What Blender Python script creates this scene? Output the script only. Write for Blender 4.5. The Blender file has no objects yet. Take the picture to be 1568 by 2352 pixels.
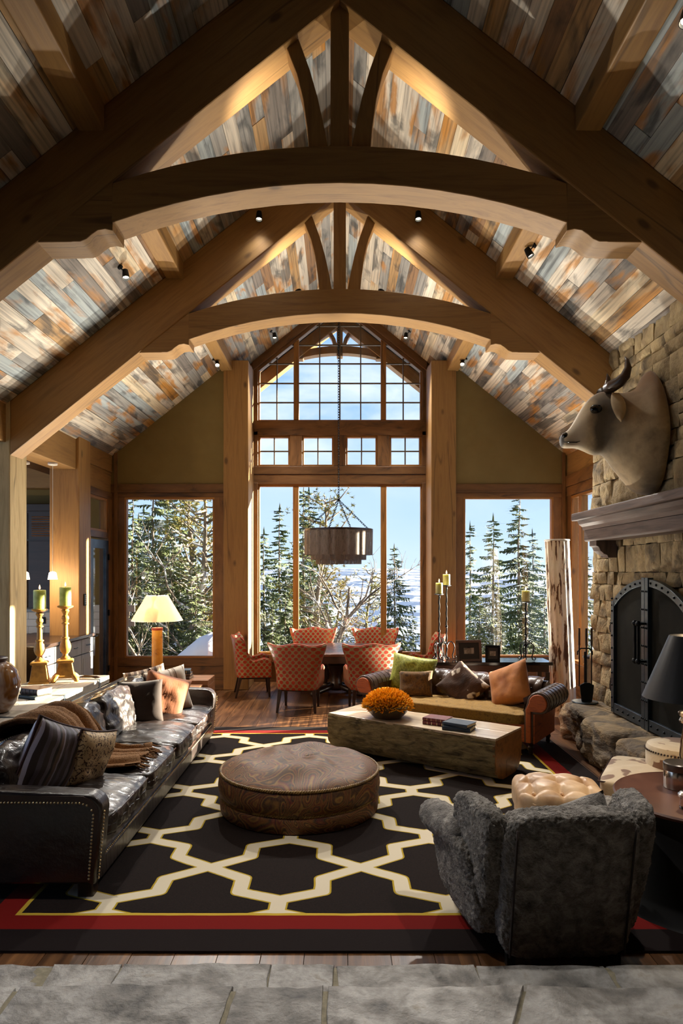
import bpy, bmesh, math, random
from mathutils import Vector, Matrix, noise as mnoise
random.seed(7)
R = math.radians
PI = math.pi
SC = bpy.context.scene
COL = SC.collection
# ------------------------------------------------------------------ camera
F, VX, HY, CH = 1568.0, 780.0, 1312.0, 2.06      # focal px, vanishing point, horizon row, camera height
cam_d = bpy.data.cameras.new('camera'); cam = bpy.data.objects.new('camera', cam_d); COL.objects.link(cam)
cam.location = (0, 0, CH); cam.rotation_euler = (R(90), 0, 0)
cam_d.sensor_fit = 'HORIZONTAL'; cam_d.sensor_width = 36; cam_d.lens = 36.0
cam_d.shift_x = (784 - VX) / 1568; cam_d.shift_y = (HY - 1176) / 1568
cam_d.clip_start = 0.05; cam_d.clip_end = 12000
SC.camera = cam
def P(px, py, Y): return Vector(((px - VX) * Y / F, Y, CH - (py - HY) * Y / F))
def PX(px, Y): return (px - VX) * Y / F
def PZ(py, Y): return CH - (py - HY) * Y / F
# ------------------------------------------------------------------ node helpers
def node(t, typ, ins=None, **props):
    n = t.nodes.new(typ)
    for k, v in props.items(): setattr(n, k, v)
    for k, v in (ins or {}).items():
        s = n.inputs[k]
        if isinstance(v, bpy.types.NodeSocket): t.links.new(v, s)
        else: s.default_value = v
    return n
def C(h, a=1.0):
    h = h.lstrip('#'); o = []
    for i in (0, 2, 4):
        c = int(h[i:i+2], 16) / 255
        o.append(c / 12.92 if c <= .04045 else ((c + .055) / 1.055) ** 2.4)
    return (*o, a)
def ramp(t, fac, stops, interp='LINEAR'):
    n = t.nodes.new('ShaderNodeValToRGB'); t.links.new(fac, n.inputs[0]); cr = n.color_ramp; cr.interpolation = interp
    while len(cr.elements) < len(stops): cr.elements.new(0.5)
    for e, (p, c) in zip(cr.elements, stops): e.position = p; e.color = c if len(c) == 4 else (*c, 1)
    return n.outputs[0]
def math_(t, op, a, b=0.0, c=0.0, clamp=False):
    n = t.nodes.new('ShaderNodeMath'); n.operation = op; n.use_clamp = clamp
    for i, v in enumerate((a, b, c)):
        if isinstance(v, bpy.types.NodeSocket): t.links.new(v, n.inputs[i])
        else: n.inputs[i].default_value = v
    return n.outputs[0]
def mixc(t, f, a, b, mode='MIX'):
    n = t.nodes.new('ShaderNodeMix'); n.data_type = 'RGBA'; n.blend_type = mode
    for s, v in ((n.inputs[0], f), (n.inputs[6], a), (n.inputs[7], b)):
        if isinstance(v, bpy.types.NodeSocket): t.links.new(v, s)
        else: s.default_value = v
    return n.outputs[2]
# ------------------------------------------------------------------ world sky
w = bpy.data.worlds.new('sky'); SC.world = w; w.use_nodes = True; wt = w.node_tree; wt.nodes.clear()
wo = node(wt, 'ShaderNodeOutputWorld'); bg = node(wt, 'ShaderNodeBackground', {'Strength': 1.0})
wt.links.new(bg.outputs[0], wo.inputs[0])
tc = node(wt, 'ShaderNodeTexCoord'); sp = node(wt, 'ShaderNodeSeparateXYZ', {0: tc.outputs['Generated']})
skyc = ramp(wt, sp.outputs[2], [(0.0, (.60, .74, .92)), (.06, (.50, .67, .90)), (.2, (.34, .54, .88)), (.5, (.20, .40, .80)), (1.0, (.12, .30, .75))])
mp = node(wt, 'ShaderNodeMapping', {0: tc.outputs['Generated'], 'Scale': (2.2, 2.2, 5.0), 'Location': (.3, .1, .45)})
nz = node(wt, 'ShaderNodeTexNoise', {'Vector': mp.outputs[0], 'Scale': 2.0, 'Detail': 8.0, 'Roughness': .55, 'Distortion': .3})
cl = ramp(wt, nz.outputs[0], [(.47, (0, 0, 0)), (.68, (.8, .8, .8))])
hi_ = ramp(wt, sp.outputs[2], [(.10, (.15, .15, .15)), (.22, (1, 1, 1))])
skyf = mixc(wt, math_(wt, 'MULTIPLY', cl, hi_), skyc, (.93, .96, 1.0, 1))
wt.links.new(skyf, bg.inputs[0])
# ------------------------------------------------------------------ sun (low winter sun from the right, beyond the windows)
sd = bpy.data.lights.new('sun', 'SUN'); sd.energy = 42.0; sd.angle = R(.6); sd.color = (1, .86, .66)
sun = bpy.data.objects.new('sun', sd); COL.objects.link(sun); sun.location = (30, 25, 20)
SUN_D = Vector((-.92 * math.cos(R(11)), -.39 * math.cos(R(11)), -math.sin(R(11))))
sun.rotation_euler = SUN_D.to_track_quat('-Z', 'Y').to_euler()
SC.view_settings.view_transform = 'Standard'; SC.view_settings.look = 'None'
SC.view_settings.gamma = 1.0; SC.view_settings.use_curve_mapping = False
SC.view_settings.exposure = 0.5
SC.cycles.max_bounces = 8; SC.cycles.caustics_reflective = False; SC.cycles.caustics_refractive = False
# ------------------------------------------------------------------ mesh builder
class MB:
    def __init__(s): s.v = []; s.f = []; s.uv = None
    def add(s, vs, fs):
        b = len(s.v); s.v += [tuple(p) for p in vs]; s.f += [tuple(b + i for i in q) for q in fs]; return s
    def box(s, x0, x1, y0, y1, z0, z1, M=None):
        vs = [Vector((x, y, z)) for z in (z0, z1) for y in (y0, y1) for x in (x0, x1)]
        if M is not None: vs = [M @ p for p in vs]
        return s.add(vs, [(0, 2, 3, 1), (4, 5, 7, 6), (0, 1, 5, 4), (2, 6, 7, 3), (0, 4, 6, 2), (1, 3, 7, 5)])
    def prism(s, pts, a, b, ax='y'):
        # polygon pts (u,v) extruded a..b along axis; ax y: (u,a,v); ax x: (a,u,v); ax z: (u,v,a)
        def mk(u, v, h): return (u, h, v) if ax == 'y' else ((h, u, v) if ax == 'x' else (u, v, h))
        n = len(pts); vs = [mk(u, v, a) for u, v in pts] + [mk(u, v, b) for u, v in pts]
        fs = [tuple(range(n)), tuple(range(2 * n - 1, n - 1, -1))] + [(i, n + i, n + (i + 1) % n, (i + 1) % n) for i in range(n)]
        return s.add(vs, fs)
    def strip(s, up, lo, a, b, ax='y'):
        # solid between two polylines of equal length (curved beams), extruded a..b
        def mk(u, v, h): return (u, h, v) if ax == 'y' else ((h, u, v) if ax == 'x' else (u, v, h))
        n = len(up); vs = []
        for h in (a, b): vs += [mk(u, v, h) for u, v in up] + [mk(u, v, h) for u, v in lo]
        fs = []
        for i in range(n - 1):
            fs += [(i, i + 1, n + i + 1, n + i), (2 * n + i, 3 * n + i, 3 * n + i + 1, 2 * n + i + 1),
                   (i, 2 * n + i, 2 * n + i + 1, i + 1), (n + i, n + i + 1, 3 * n + i + 1, 3 * n + i)]
        fs += [(0, n, 3 * n, 2 * n), (n - 1, 3 * n - 1, 4 * n - 1, 2 * n - 1)]
        return s.add(vs, fs)
    def lathe(s, prof, n=24, o=(0, 0, 0), M=None):
        vs = []; fs = []; m = len(prof)
        for r, z in prof:
            for i in range(n):
                a = 2 * PI * i / n; p = Vector((o[0] + r * math.cos(a), o[1] + r * math.sin(a), o[2] + z)); vs.append(M @ p if M is not None else p)
        for j in range(m - 1):
            for i in range(n): fs.append((j * n + i, j * n + (i + 1) % n, (j + 1) * n + (i + 1) % n, (j + 1) * n + i))
        if prof[0][0] > 1e-5: fs.append(tuple(range(n - 1, -1, -1)))
        if prof[-1][0] > 1e-5: fs.append(tuple((m - 1) * n + i for i in range(n)))
        return s.add(vs, fs)
    def tube(s, pts, rad, n=8, cap=True):
        pts = [Vector(p) for p in pts]; rr = rad if isinstance(rad, (list, tuple)) else [rad] * len(pts)
        rings = []; up = None
        for i, p in enumerate(pts):
            d = (pts[min(i + 1, len(pts) - 1)] - pts[max(i - 1, 0)]).normalized()
            if up is None: up = d.orthogonal().normalized()
            up = (up - d * up.dot(d)).normalized(); q = d.cross(up)
            rings.append([p + (up * math.cos(2 * PI * k / n) + q * math.sin(2 * PI * k / n)) * rr[i] for k in range(n)])
        return s.loft(rings, cap)
    def loft(s, rings, cap=True):
        n = len(rings[0]); vs = [p for r in rings for p in r]; fs = []
        for j in range(len(rings) - 1):
            for i in range(n): fs.append((j * n + i, j * n + (i + 1) % n, (j + 1) * n + (i + 1) % n, (j + 1) * n + i))
        if cap: fs += [tuple(range(n - 1, -1, -1)), tuple((len(rings) - 1) * n + i for i in range(n))]
        return s.add(vs, fs)
    def grid(s, fn, nu, nv, closeu=False):
        vs = [fn(i / (nu if closeu else nu - 1), j / (nv - 1)) for j in range(nv) for i in range(nu)]; fs = []
        for j in range(nv - 1):
            for i in range(nu if closeu else nu - 1):
                i2 = (i + 1) % nu; fs.append((j * nu + i, j * nu + i2, (j + 1) * nu + i2, (j + 1) * nu + i))
        return s.add(vs, fs)
    def sphere(s, c, r, n=12, m=8, sc=(1, 1, 1)):
        c = Vector(c)
        return s.lathe([(max(1e-6, r * math.sin(PI * j / m)), -r * math.cos(PI * j / m)) for j in range(m + 1)], n,
                       M=Matrix.Translation(c) @ Matrix.Diagonal((*sc, 1)))
    def xf(s, M): s.v = [tuple(M @ Vector(p)) for p in s.v]; return s
    def warp(s, fn): s.v = [tuple(fn(Vector(p))) for p in s.v]; return s
    def mesh(s, name, m=None, smooth=False):
        me = bpy.data.meshes.new(name); me.from_pydata(s.v, [], s.f)
        if s.uv:
            ul = me.uv_layers.new(name='UVMap')
            for l in me.loops: ul.data[l.index].uv = s.uv[l.vertex_index]
        bm = bmesh.new(); bm.from_mesh(me)
        if not s.uv: bmesh.ops.remove_doubles(bm, verts=bm.verts, dist=1e-5)
        bmesh.ops.recalc_face_normals(bm, faces=bm.faces); bm.to_mesh(me); bm.free()
        if m: me.materials.append(m)
        if smooth:
            me.shade_smooth()
            if smooth is not True: me.set_sharp_from_angle(angle=R(smooth))
        return me
    def build(s, name, m, parent=None, smooth=False, bevel=0, seg=2, sub=0, M=None, kind=None, disp=None):
        o = bpy.data.objects.new(name, s.mesh(name, m, smooth)); COL.objects.link(o)
        if parent is not None: o.parent = parent
        if M is not None: o.matrix_local = M
        if bevel:
            b = o.modifiers.new('bevel', 'BEVEL'); b.width = bevel; b.segments = seg; b.limit_method = 'ANGLE'; b.angle_limit = R(35)
        if sub:
            b = o.modifiers.new('subd', 'SUBSURF'); b.levels = sub; b.render_levels = sub
        if kind: o['kind'] = kind
        return o
def tag(o, label=None, cat=None, group=None, kind=None):
    for k, v in (('label', label), ('category', cat), ('group', group), ('kind', kind)):
        if v: o[k] = v
    return o
def thing(name, label, cat, loc=(0, 0, 0), rz=0.0, group=None):
    o = bpy.data.objects.new(name, None); COL.objects.link(o); o.location = loc; o.rotation_euler = (0, 0, rz); o.empty_display_size = .1
    return tag(o, label, cat, group)
def copy_tree(o, parent=None):
    c = o.copy(); COL.objects.link(c); c.parent = parent
    for ch in list(o.children): copy_tree(ch, c)
    return c
def inst(name, me, parent, M):
    o = bpy.data.objects.new(name, me); COL.objects.link(o); o.parent = parent; o.matrix_local = M; return o
def T(*p): return Matrix.Translation(Vector(p))
def RZ(a): return Matrix.Rotation(a, 4, 'Z')
def RX(a): return Matrix.Rotation(a, 4, 'X')
def RY(a): return Matrix.Rotation(a, 4, 'Y')
def frame(o, x, y):
    # matrix with origin o, local x along x, local y near y
    x = Vector(x).normalized(); z = x.cross(Vector(y)).normalized(); y = z.cross(x)
    return Matrix(((x.x, y.x, z.x, o[0]), (x.y, y.y, z.y, o[1]), (x.z, y.z, z.z, o[2]), (0, 0, 0, 1)))
def nz3(p, s=1.0, seed=0.0): return mnoise.noise(Vector((p[0] * s + seed, p[1] * s + seed * 1.7, p[2] * s - seed)))
def fbm(p, s=1.0, seed=0.0, oct=4):
    a = 1.0; t = 0.0
    for i in range(oct): t += a * nz3(p, s, seed + i * 3.1); s *= 2.1; a *= .5
    return t
# ------------------------------------------------------------------ materials
_M = {}
def surf(name, cols, scale=(1, 1, 1), ns=6.0, det=4.0, dist=0.0, rough=.5, rough2=None, metal=0.0, bump=0.0, bscale=None, bvec=None, rnd=0.0,
         coat=0.0, sheen=0.0, spec=.5, trans=0.0, sss=0.0, emit=None, estr=0.0, coord='Object', tint=None, bdist=.01, stops=None, vor=False):
    if name in _M: return _M[name]
    m = bpy.data.materials.new(name); m.use_nodes = True; t = m.node_tree; t.nodes.clear()
    out = node(t, 'ShaderNodeOutputMaterial'); b = node(t, 'ShaderNodeBsdfPrincipled'); t.links.new(b.outputs[0], out.inputs[0])
    tc = node(t, 'ShaderNodeTexCoord'); co = tc.outputs[coord]
    oi = node(t, 'ShaderNodeObjectInfo')
    off = node(t, 'ShaderNodeVectorMath', {0: co, 1: oi.outputs['Random']}, operation='ADD')
    if rnd:
        sc = node(t, 'ShaderNodeVectorMath', {0: oi.outputs['Random']}, operation='SCALE'); sc.inputs['Scale'].default_value = 37.0
        t.links.new(sc.outputs[0], off.inputs[1])
    else:
        t.links.remove(off.inputs[1].links[0]); off.inputs[1].default_value = (0, 0, 0)
    mp = node(t, 'ShaderNodeMapping', {0: off.outputs[0], 'Scale': scale})
    n = node(t, 'ShaderNodeTexNoise', {'Vector': mp.outputs[0], 'Scale': ns, 'Detail': det, 'Roughness': .6, 'Distortion': dist})
    if len(cols) == 1: cols = [cols[0], cols[0]]
    if stops is None: stops = [.3 + .4 * i / (len(cols) - 1) for i in range(len(cols))]
    c = ramp(t, n.outputs[0], list(zip(stops, cols)))
    if rnd:
        f = math_(t, 'MULTIPLY_ADD', oi.outputs['Random'], 2 * rnd, 1 - rnd)
        sc2 = node(t, 'ShaderNodeVectorMath', {0: c}, operation='SCALE'); t.links.new(f, sc2.inputs['Scale']); c = sc2.outputs[0]
    t.links.new(c, b.inputs['Base Color'])
    if rough2 is None: b.inputs['Roughness'].default_value = rough
    else: t.links.new(math_(t, 'MULTIPLY_ADD', n.outputs[0], rough2 - rough, rough), b.inputs['Roughness'])
    b.inputs['Metallic'].default_value = metal; b.inputs['Coat Weight'].default_value = coat; b.inputs['Coat Roughness'].default_value = .12
    b.inputs['Sheen Weight'].default_value = sheen; b.inputs['Specular IOR Level'].default_value = spec
    b.inputs['Transmission Weight'].default_value = trans
    if emit: b.inputs['Emission Color'].default_value = emit; b.inputs['Emission Strength'].default_value = estr
    if bump:
        mp2 = node(t, 'ShaderNodeMapping', {0: off.outputs[0], 'Scale': bvec or scale})
        if vor:
            n2 = node(t, 'ShaderNodeTexVoronoi', {'Vector': mp2.outputs[0], 'Scale': bscale or ns}); ho = n2.outputs['Distance']
        else:
            n2 = node(t, 'ShaderNodeTexNoise', {'Vector': mp2.outputs[0], 'Scale': bscale or ns, 'Detail': 5.0, 'Roughness': .6}); ho = n2.outputs[0]
        bp = node(t, 'ShaderNodeBump', {'Height': ho, 'Strength': bump, 'Distance': bdist}); t.links.new(bp.outputs[0], b.inputs['Normal'])
    _M[name] = m
    m['bsdf'] = b.name
    return m
def bs(m): return m.node_tree, m.node_tree.nodes[m['bsdf']]
def c3(r, g, b): return (r, g, b, 1)
# timber: grain runs along local x of each piece
def timber(name, d, l, rough=.55, rnd=.12, gs=9.0):
    m = surf(name, [d, l, d], scale=(.35, gs * .5, gs * .5), ns=3.0, det=7, dist=.6, rough=rough, rnd=rnd, bump=.35, bscale=5, bdist=.006, stops=[.3, .52, .72])
    # drying checks along the grain and a few knots
    t, b = bs(m); base = b.inputs['Base Color'].links[0].from_socket
    off = [n for n in t.nodes if n.type == 'VECT_MATH' and n.operation == 'ADD'][0].outputs[0]
    def nn(scl, s_, d_): return node(t, 'ShaderNodeTexNoise', {'Vector': node(t, 'ShaderNodeMapping', {0: off, 'Scale': scl}).outputs[0], 'Scale': s_, 'Detail': d_}).outputs[0]
    line = ramp(t, nn((.16, 2.2, 2.2), 1.6, 2.0), [(.485, (0, 0, 0)), (.4985, (1, 1, 1)), (.5015, (1, 1, 1)), (.515, (0, 0, 0))])
    part = ramp(t, nn((.5, .5, .5), 1.3, 1.0), [(.5, (0, 0, 0)), (.6, (1, 1, 1))])
    vo = node(t, 'ShaderNodeTexVoronoi', {'Vector': node(t, 'ShaderNodeMapping', {0: off, 'Scale': (.8, 1.6, 1.6)}).outputs[0], 'Scale': 1.7})
    knot = ramp(t, vo.outputs['Distance'], [(.05, (.8, .8, .8)), (.11, (0, 0, 0))])
    f = math_(t, 'MAXIMUM', math_(t, 'MULTIPLY', math_(t, 'MULTIPLY', line, part), .7), knot)
    dk = node(t, 'ShaderNodeVectorMath', {0: d[:3]}, operation='SCALE'); dk.inputs['Scale'].default_value = .35
    t.links.new(mixc(t, f, base, dk.outputs[0]), b.inputs['Base Color'])
    return m
M_beam = timber('timber_beam', C('7c5a33'), C('94703f'))
M_trim = timber('alder_trim', C('6e4d28'), C('8e6a3c'), rnd=.12, gs=12)
M_alder = surf('knotty_alder', [C('3a2412'), C('664524'), C('7a5631')], scale=(.7, 3, 3), ns=2.2, det=6, dist=1.2, rough=.5, rnd=.2, stops=[.3, .45, .7])
M_lintelwood = timber('silvered_post', C('a08a5e'), C('c7b184'), rough=.7)
def barnwood():
    m = surf('barn_wood', [C('888888')], ns=2, rough=.72, bump=.45, bscale=4, bvec=(.6, 12, 12), bdist=.006, rnd=.01)
    t, b = bs(m)
    oi = node(t, 'ShaderNodeObjectInfo'); tc = node(t, 'ShaderNodeTexCoord')
    sc = node(t, 'ShaderNodeVectorMath', {0: oi.outputs['Random']}, operation='SCALE'); sc.inputs['Scale'].default_value = 91.0
    ad = node(t, 'ShaderNodeVectorMath', {0: tc.outputs['Object'], 1: sc.outputs[0]}, operation='ADD')
    def nz_(scl, s_, d_, dist=0.0):
        mp = node(t, 'ShaderNodeMapping', {0: ad.outputs[0], 'Scale': scl}); return node(t, 'ShaderNodeTexNoise', {'Vector': mp.outputs[0], 'Scale': s_, 'Detail': d_, 'Distortion': dist}).outputs[0]
    hue = ramp(t, oi.outputs['Random'], [(0, C('b9b0a2')), (.12, C('8c8a86')), (.24, C('d2c9ba')), (.36, C('a8875c')), (.46, C('97a0a3')), (.58, C('c8b99e')), (.70, C('86674a')), (.78, C('bdb5a8')), (.90, C('77706a'))], 'CONSTANT')
    st = nz_((.9, 2.6, 2.6), 1.5, 4.0, .4)
    c = mixc(t, ramp(t, st, [(.53, (0, 0, 0)), (.64, (.85, .85, .85))]), hue, C('a8701f'))
    st2 = nz_((1.1, 3.2, 3.2), 1.3, 5.0, .5)
    c = mixc(t, ramp(t, st2, [(.36, (.75, .75, .75)), (.47, (0, 0, 0))]), c, C('2b2f33'))
    gr = nz_((.45, 16, 16), 2.2, 8.0, .3)
    g = ramp(t, gr, [(.3, (.42, .42, .43)), (.48, (.92, .92, .92)), (.7, (1.25, 1.22, 1.18))])
    c = mixc(t, 1.0, c, g, 'MULTIPLY')
    t.links.new(c, b.inputs['Base Color'])
    return m
M_barn = barnwood()
M_floor = surf('oak_floor', [C('2c190d'), C('5a3a20'), C('7c5430')], scale=(.5, 7, 7), ns=2.5, det=7, dist=.8, rough=.3, rough2=.42, rnd=.28, bump=.35, bscale=4, bdist=.004, spec=.5, stops=[.3, .5, .7])
M_olive = surf('olive_plaster', [C('736339'), C('7a6a40')], ns=3, rough=.9, bump=.1, bscale=40)
M_back = surf('dark_panelling', [C('3a2715'), C('4a3018')], scale=(1, 6, 6), ns=2, rough=.7)
M_stone = surf('chimney_stone', [C('4f4535'), C('8a7859'), C('a8956f'), C('817860')], ns=3.2, det=8, dist=.4, rough=.9, rnd=.2, bump=1.0, bscale=14, bdist=.03, stops=[.3, .45, .58, .72])
M_mortar = surf('mortar', [C('3a342a'), C('5b5242')], ns=20, rough=.95, bump=.4, bscale=60)
M_hearth = surf('hearth_rock', [C('2e2720'), C('5d5041'), C('8d7757'), C('6b6354')], scale=(1, 1, 2.2), ns=2.4, det=10, dist=.7, rough=.88, bump=1.0, bscale=6, bdist=.05, rnd=.1, stops=[.3, .45, .6, .74])
M_flag = surf('flagstone', [C('3c3b3b'), C('7c7873'), C('a5a29e'), C('75674c')], ns=4.5, det=12, dist=.25, rough=.6, rough2=.85, bump=1.0, bscale=9, bdist=.03, rnd=.22, stops=[.3, .46, .6, .75])
M_grout = surf('grout', [C('6d6655'), C('8d8570')], ns=30, rough=.95)
M_iron = surf('black_iron', [C('15171a'), C('23272b')], ns=12, rough=.42, metal=.8, bump=.2, bscale=20, bdist=.003)
M_steel = surf('blued_steel', [C('3b4550'), C('56626d')], ns=5, rough=.38, metal=.85)
M_dark = surf('dark_wood', [C('1d120c'), C('35221a')], scale=(.6, 6, 6), ns=3, det=6, rough=.35)
M_sash = timber('sash_wood', C('6a4318'), C('98682c'), rnd=.1, gs=14)
def glass_mat():
    m = bpy.data.materials.new('window_glass'); m.use_nodes = True; t = m.node_tree; t.nodes.clear()
    out = node(t, 'ShaderNodeOutputMaterial'); tr = node(t, 'ShaderNodeBsdfTransparent', {0: (.97, .985, .98, 1)}); gl = node(t, 'ShaderNodeBsdfGlossy', {'Roughness': .02})
    lw = node(t, 'ShaderNodeLayerWeight', {'Blend': .5}); f5 = math_(t, 'MULTIPLY_ADD', math_(t, 'POWER', lw.outputs['Facing'], 5.0), .7, .025)
    mx = node(t, 'ShaderNodeMixShader', {0: f5})
    t.links.new(tr.outputs[0], mx.inputs[1]); t.links.new(gl.outputs[0], mx.inputs[2]); t.links.new(mx.outputs[0], out.inputs[0]); return m
M_glass = glass_mat()
# ================================================================== STRUCTURE
ZR, SL = 7.24, .80                     # ridge height, roof slope
YW, YB, XW = 11.9, 12.75, 3.93         # gable wall, window bay wall, half width of the room
def ceil_z(x): return ZR - SL * abs(x)
def root_m(r): return T(*r.location) @ RZ(r.rotation_euler[2]) if r is not None else Matrix()
def ob(mb, name, m, root, Mw=None, **k):
    # mb holds world coordinates; Mw is the piece's own frame (grain along its local x)
    Mw = Mw if Mw is not None else root_m(root)
    mb.xf(Mw.inverted()); return mb.build(name, m, root, M=root_m(root).inverted() @ Mw, **k)
def struct(name, mb, m, root=None, label=None, **k):
    o = mb.build(name, m, root, **k); o['kind'] = 'structure'
    if label: o['label'] = label
    return o
def sroot(name, label=None, loc=(0, 0, 0), rz=0):
    o = bpy.data.objects.new(name, None); COL.objects.link(o); o.location = loc; o.rotation_euler = (0, 0, rz); o['kind'] = 'structure'
    if label: o['label'] = label
    return o
def beam(name, m, root, a, b, w, h, side=(0, 1, 0), bevel=.012):
    # straight beam from a to b, w across (along side), h the other way
    a = Vector(a); b = Vector(b); Mw = frame(a, b - a, side); L = (b - a).length
    mb = MB().box(0, L, -w / 2, w / 2, -h / 2, h / 2); return mb.build(name, m, root, M=root_m(root).inverted() @ Mw, bevel=bevel)
# ---------------------------------------------------------------- floor
RUG = (-2.30, 2.56, 3.68, 8.97)
fl = struct('floor', MB().box(-8, 4.4, -4, 13.2, -.12, -.02), M_grout, label='wide dark oak plank floor')
plank_me = {}
def plank(L, W, th, m, nm, bev):
    k = (round(L, 2), round(W, 3), nm)
    if k not in plank_me: plank_me[k] = MB().box(0, L, 0, W, -th, 0).mesh(nm, m)
    return plank_me[k]
PW = .232
x = -4.6; col_i = 0
while x < 3.95:
    y = 3.36 + (col_i * 1.37) % 1.8 - 1.8
    while y < 12.75:
        L = (1.8, 2.4, 3.0)[(col_i * 7 + int(y * 3)) % 3]; y2 = min(y + L, 12.76)
        hid = (x > RUG[0] and x + PW < RUG[1] and y > RUG[2] and y2 < RUG[3])
        if y2 > 3.34 and not hid:
            ya = max(y, 3.31)
            # local x along +Y, local y along -X
            inst('plank', plank(y2 - ya - .004, PW - .004, .02, M_floor, 'plank', 0), fl, Matrix(((0, -1, 0, x + PW), (1, 0, 0, ya), (0, 0, 1, random.uniform(-.0015, 0)), (0, 0, 0, 1))))
        y = y2
    x += PW; col_i += 1
# ---------------------------------------------------------------- stone steps behind the rug
def flag(poly, ztop, th, seed, root, n=10):
    # irregular flagstone: polygon fan grid with a rough top
    cx = sum(p[0] for p in poly) / len(poly); cy = sum(p[1] for p in poly) / len(poly)
    pts = []
    for i, p in enumerate(poly):
        q = poly[(i + 1) % len(poly)]; k = max(2, int(math.hypot(q[0] - p[0], q[1] - p[1]) / .05))
        pts += [(p[0] + (q[0] - p[0]) * j / k, p[1] + (q[1] - p[1]) * j / k) for j in range(k)]
    rings = []
    for s, dz in ((1.0, -th), (1.0, -.012), (.996, -.003), (.985, 0), (.8, 0), (.6, 0), (.4, 0), (.2, 0)):
        ring = []
        for (a, b) in pts:
            xx = cx + (a - cx) * s; yy = cy + (b - cy) * s
            j = .008 * nz3((a, b, 0), 9, seed) if s > .9 else 0
            zz = ztop + dz + ((fbm((xx, yy, 0), 3.5, seed) * .008 + fbm((xx, yy, 0), 14, seed, 3) * .004) if dz > -.01 else 0)
            ring.append((xx + j, yy + j, zz))
        rings.append(ring)
    return MB().loft(rings).build('stone', M_flag, root, smooth=40)
st1 = struct('floor_step', MB().box(-2.6, 3.2, 2.80, 3.285, 0, .152), M_grout, label='lower grey flagstone step below the landing')
xs = [-2.6, -1.95, -1.38, -1.05, -.33, -.02, .655, 1.28, 1.9, 2.5, 3.2]
for i in range(len(xs) - 1):
    a, b = xs[i], xs[i + 1]; sk = .03 * math.sin(i * 2.3)
    flag([(a + .005 - sk, 2.8), (b - .005 + .03 * math.sin(i * 2.3 + 2.3), 2.8), (b - .005, 3.30), (a + .005, 3.30)], .16 + .004 * math.sin(i * 5), .15, i * 3.3, st1)
st2 = struct('floor_landing', MB().box(-2.6, 3.2, -4, 2.84, 0, .312), M_grout, label='upper flagstone landing at the top of the step')
ux = [(-2.6, -2.6), (-1.3, -1.35), (-.50, -.44), (-.055, -.06), (.30, .78), (1.35, 1.5), (2.3, 2.2), (3.2, 3.2)]
for i in range(len(ux) - 1):
    (a0, a1), (b0, b1) = ux[i], ux[i + 1]
    flag([(a0 + .01, 1.75), (b0 - .01, 1.75), (b1 - .01, 2.863 + .01 * math.sin(i)), (a1 + .01, 2.863 + .012 * math.sin(i * 2))], .32 + .004 * math.sin(i * 3), .06, 50 + i * 2.1, st2)
# ---------------------------------------------------------------- sloped plank ceiling
cs, sn = 1 / math.hypot(1, SL), SL / math.hypot(1, SL)
def ceiling(side, nm):
    sg = -1 if side == 'left' else 1
    mb = MB(); x1 = 4.6
    for y0, y1 in ((-4, 13.9),):
        a = [(sg * 0, ZR + .03), (sg * x1, ceil_z(x1) + .03), (sg * x1, ceil_z(x1) + .2), (sg * 0, ZR + .2)]
        mb.prism(a, y0, y1)
    root = struct('ceiling_' + side, mb, M_back, label='reclaimed barn wood plank ceiling slope on the %s' % side)
    wid = .158; s = 0.02; rowi = 0
    Ls = math.hypot(4.05, 4.05 * SL)
    rnd = random.Random(11 if sg < 0 else 29)
    while s < Ls:
        y = 3.3 - rnd.uniform(0, 1.6)
        while y < 12.8:
            L = rnd.choice((2.0, 2.6, 3.2, 3.9)); y2 = min(y + L, 12.95)
            if y2 > 3.6:
                # s measured down from the ridge
                X = sg * s * cs; Z = ZR - s * sn + rnd.uniform(-.004, .002)
                fx = Vector((0, 1, 0)); fy = Vector((sg * cs, 0, -sn)); fz = fx.cross(fy)
                Mx = Matrix(((fx.x, fy.x, fz.x, X), (fx.y, fy.y, fz.y, y), (fx.z, fy.z, fz.z, Z), (0, 0, 0, 1)))
                Mx = Mx if fz.z > 0 else Mx @ T(0, 0, -.02)
                k = (round(y2 - y, 2), 'ceil', sg)
                if k not in plank_me: plank_me[k] = MB().box(.002, y2 - y - .002, .0015, wid - .0015, 0, .02).mesh('plank', M_barn)
                inst('plank', plank_me[k], root, Mx)
            y = y2
        s += wid; rowi += 1
    return root
ceiling('left', -1); ceiling('right', 1)
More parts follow.
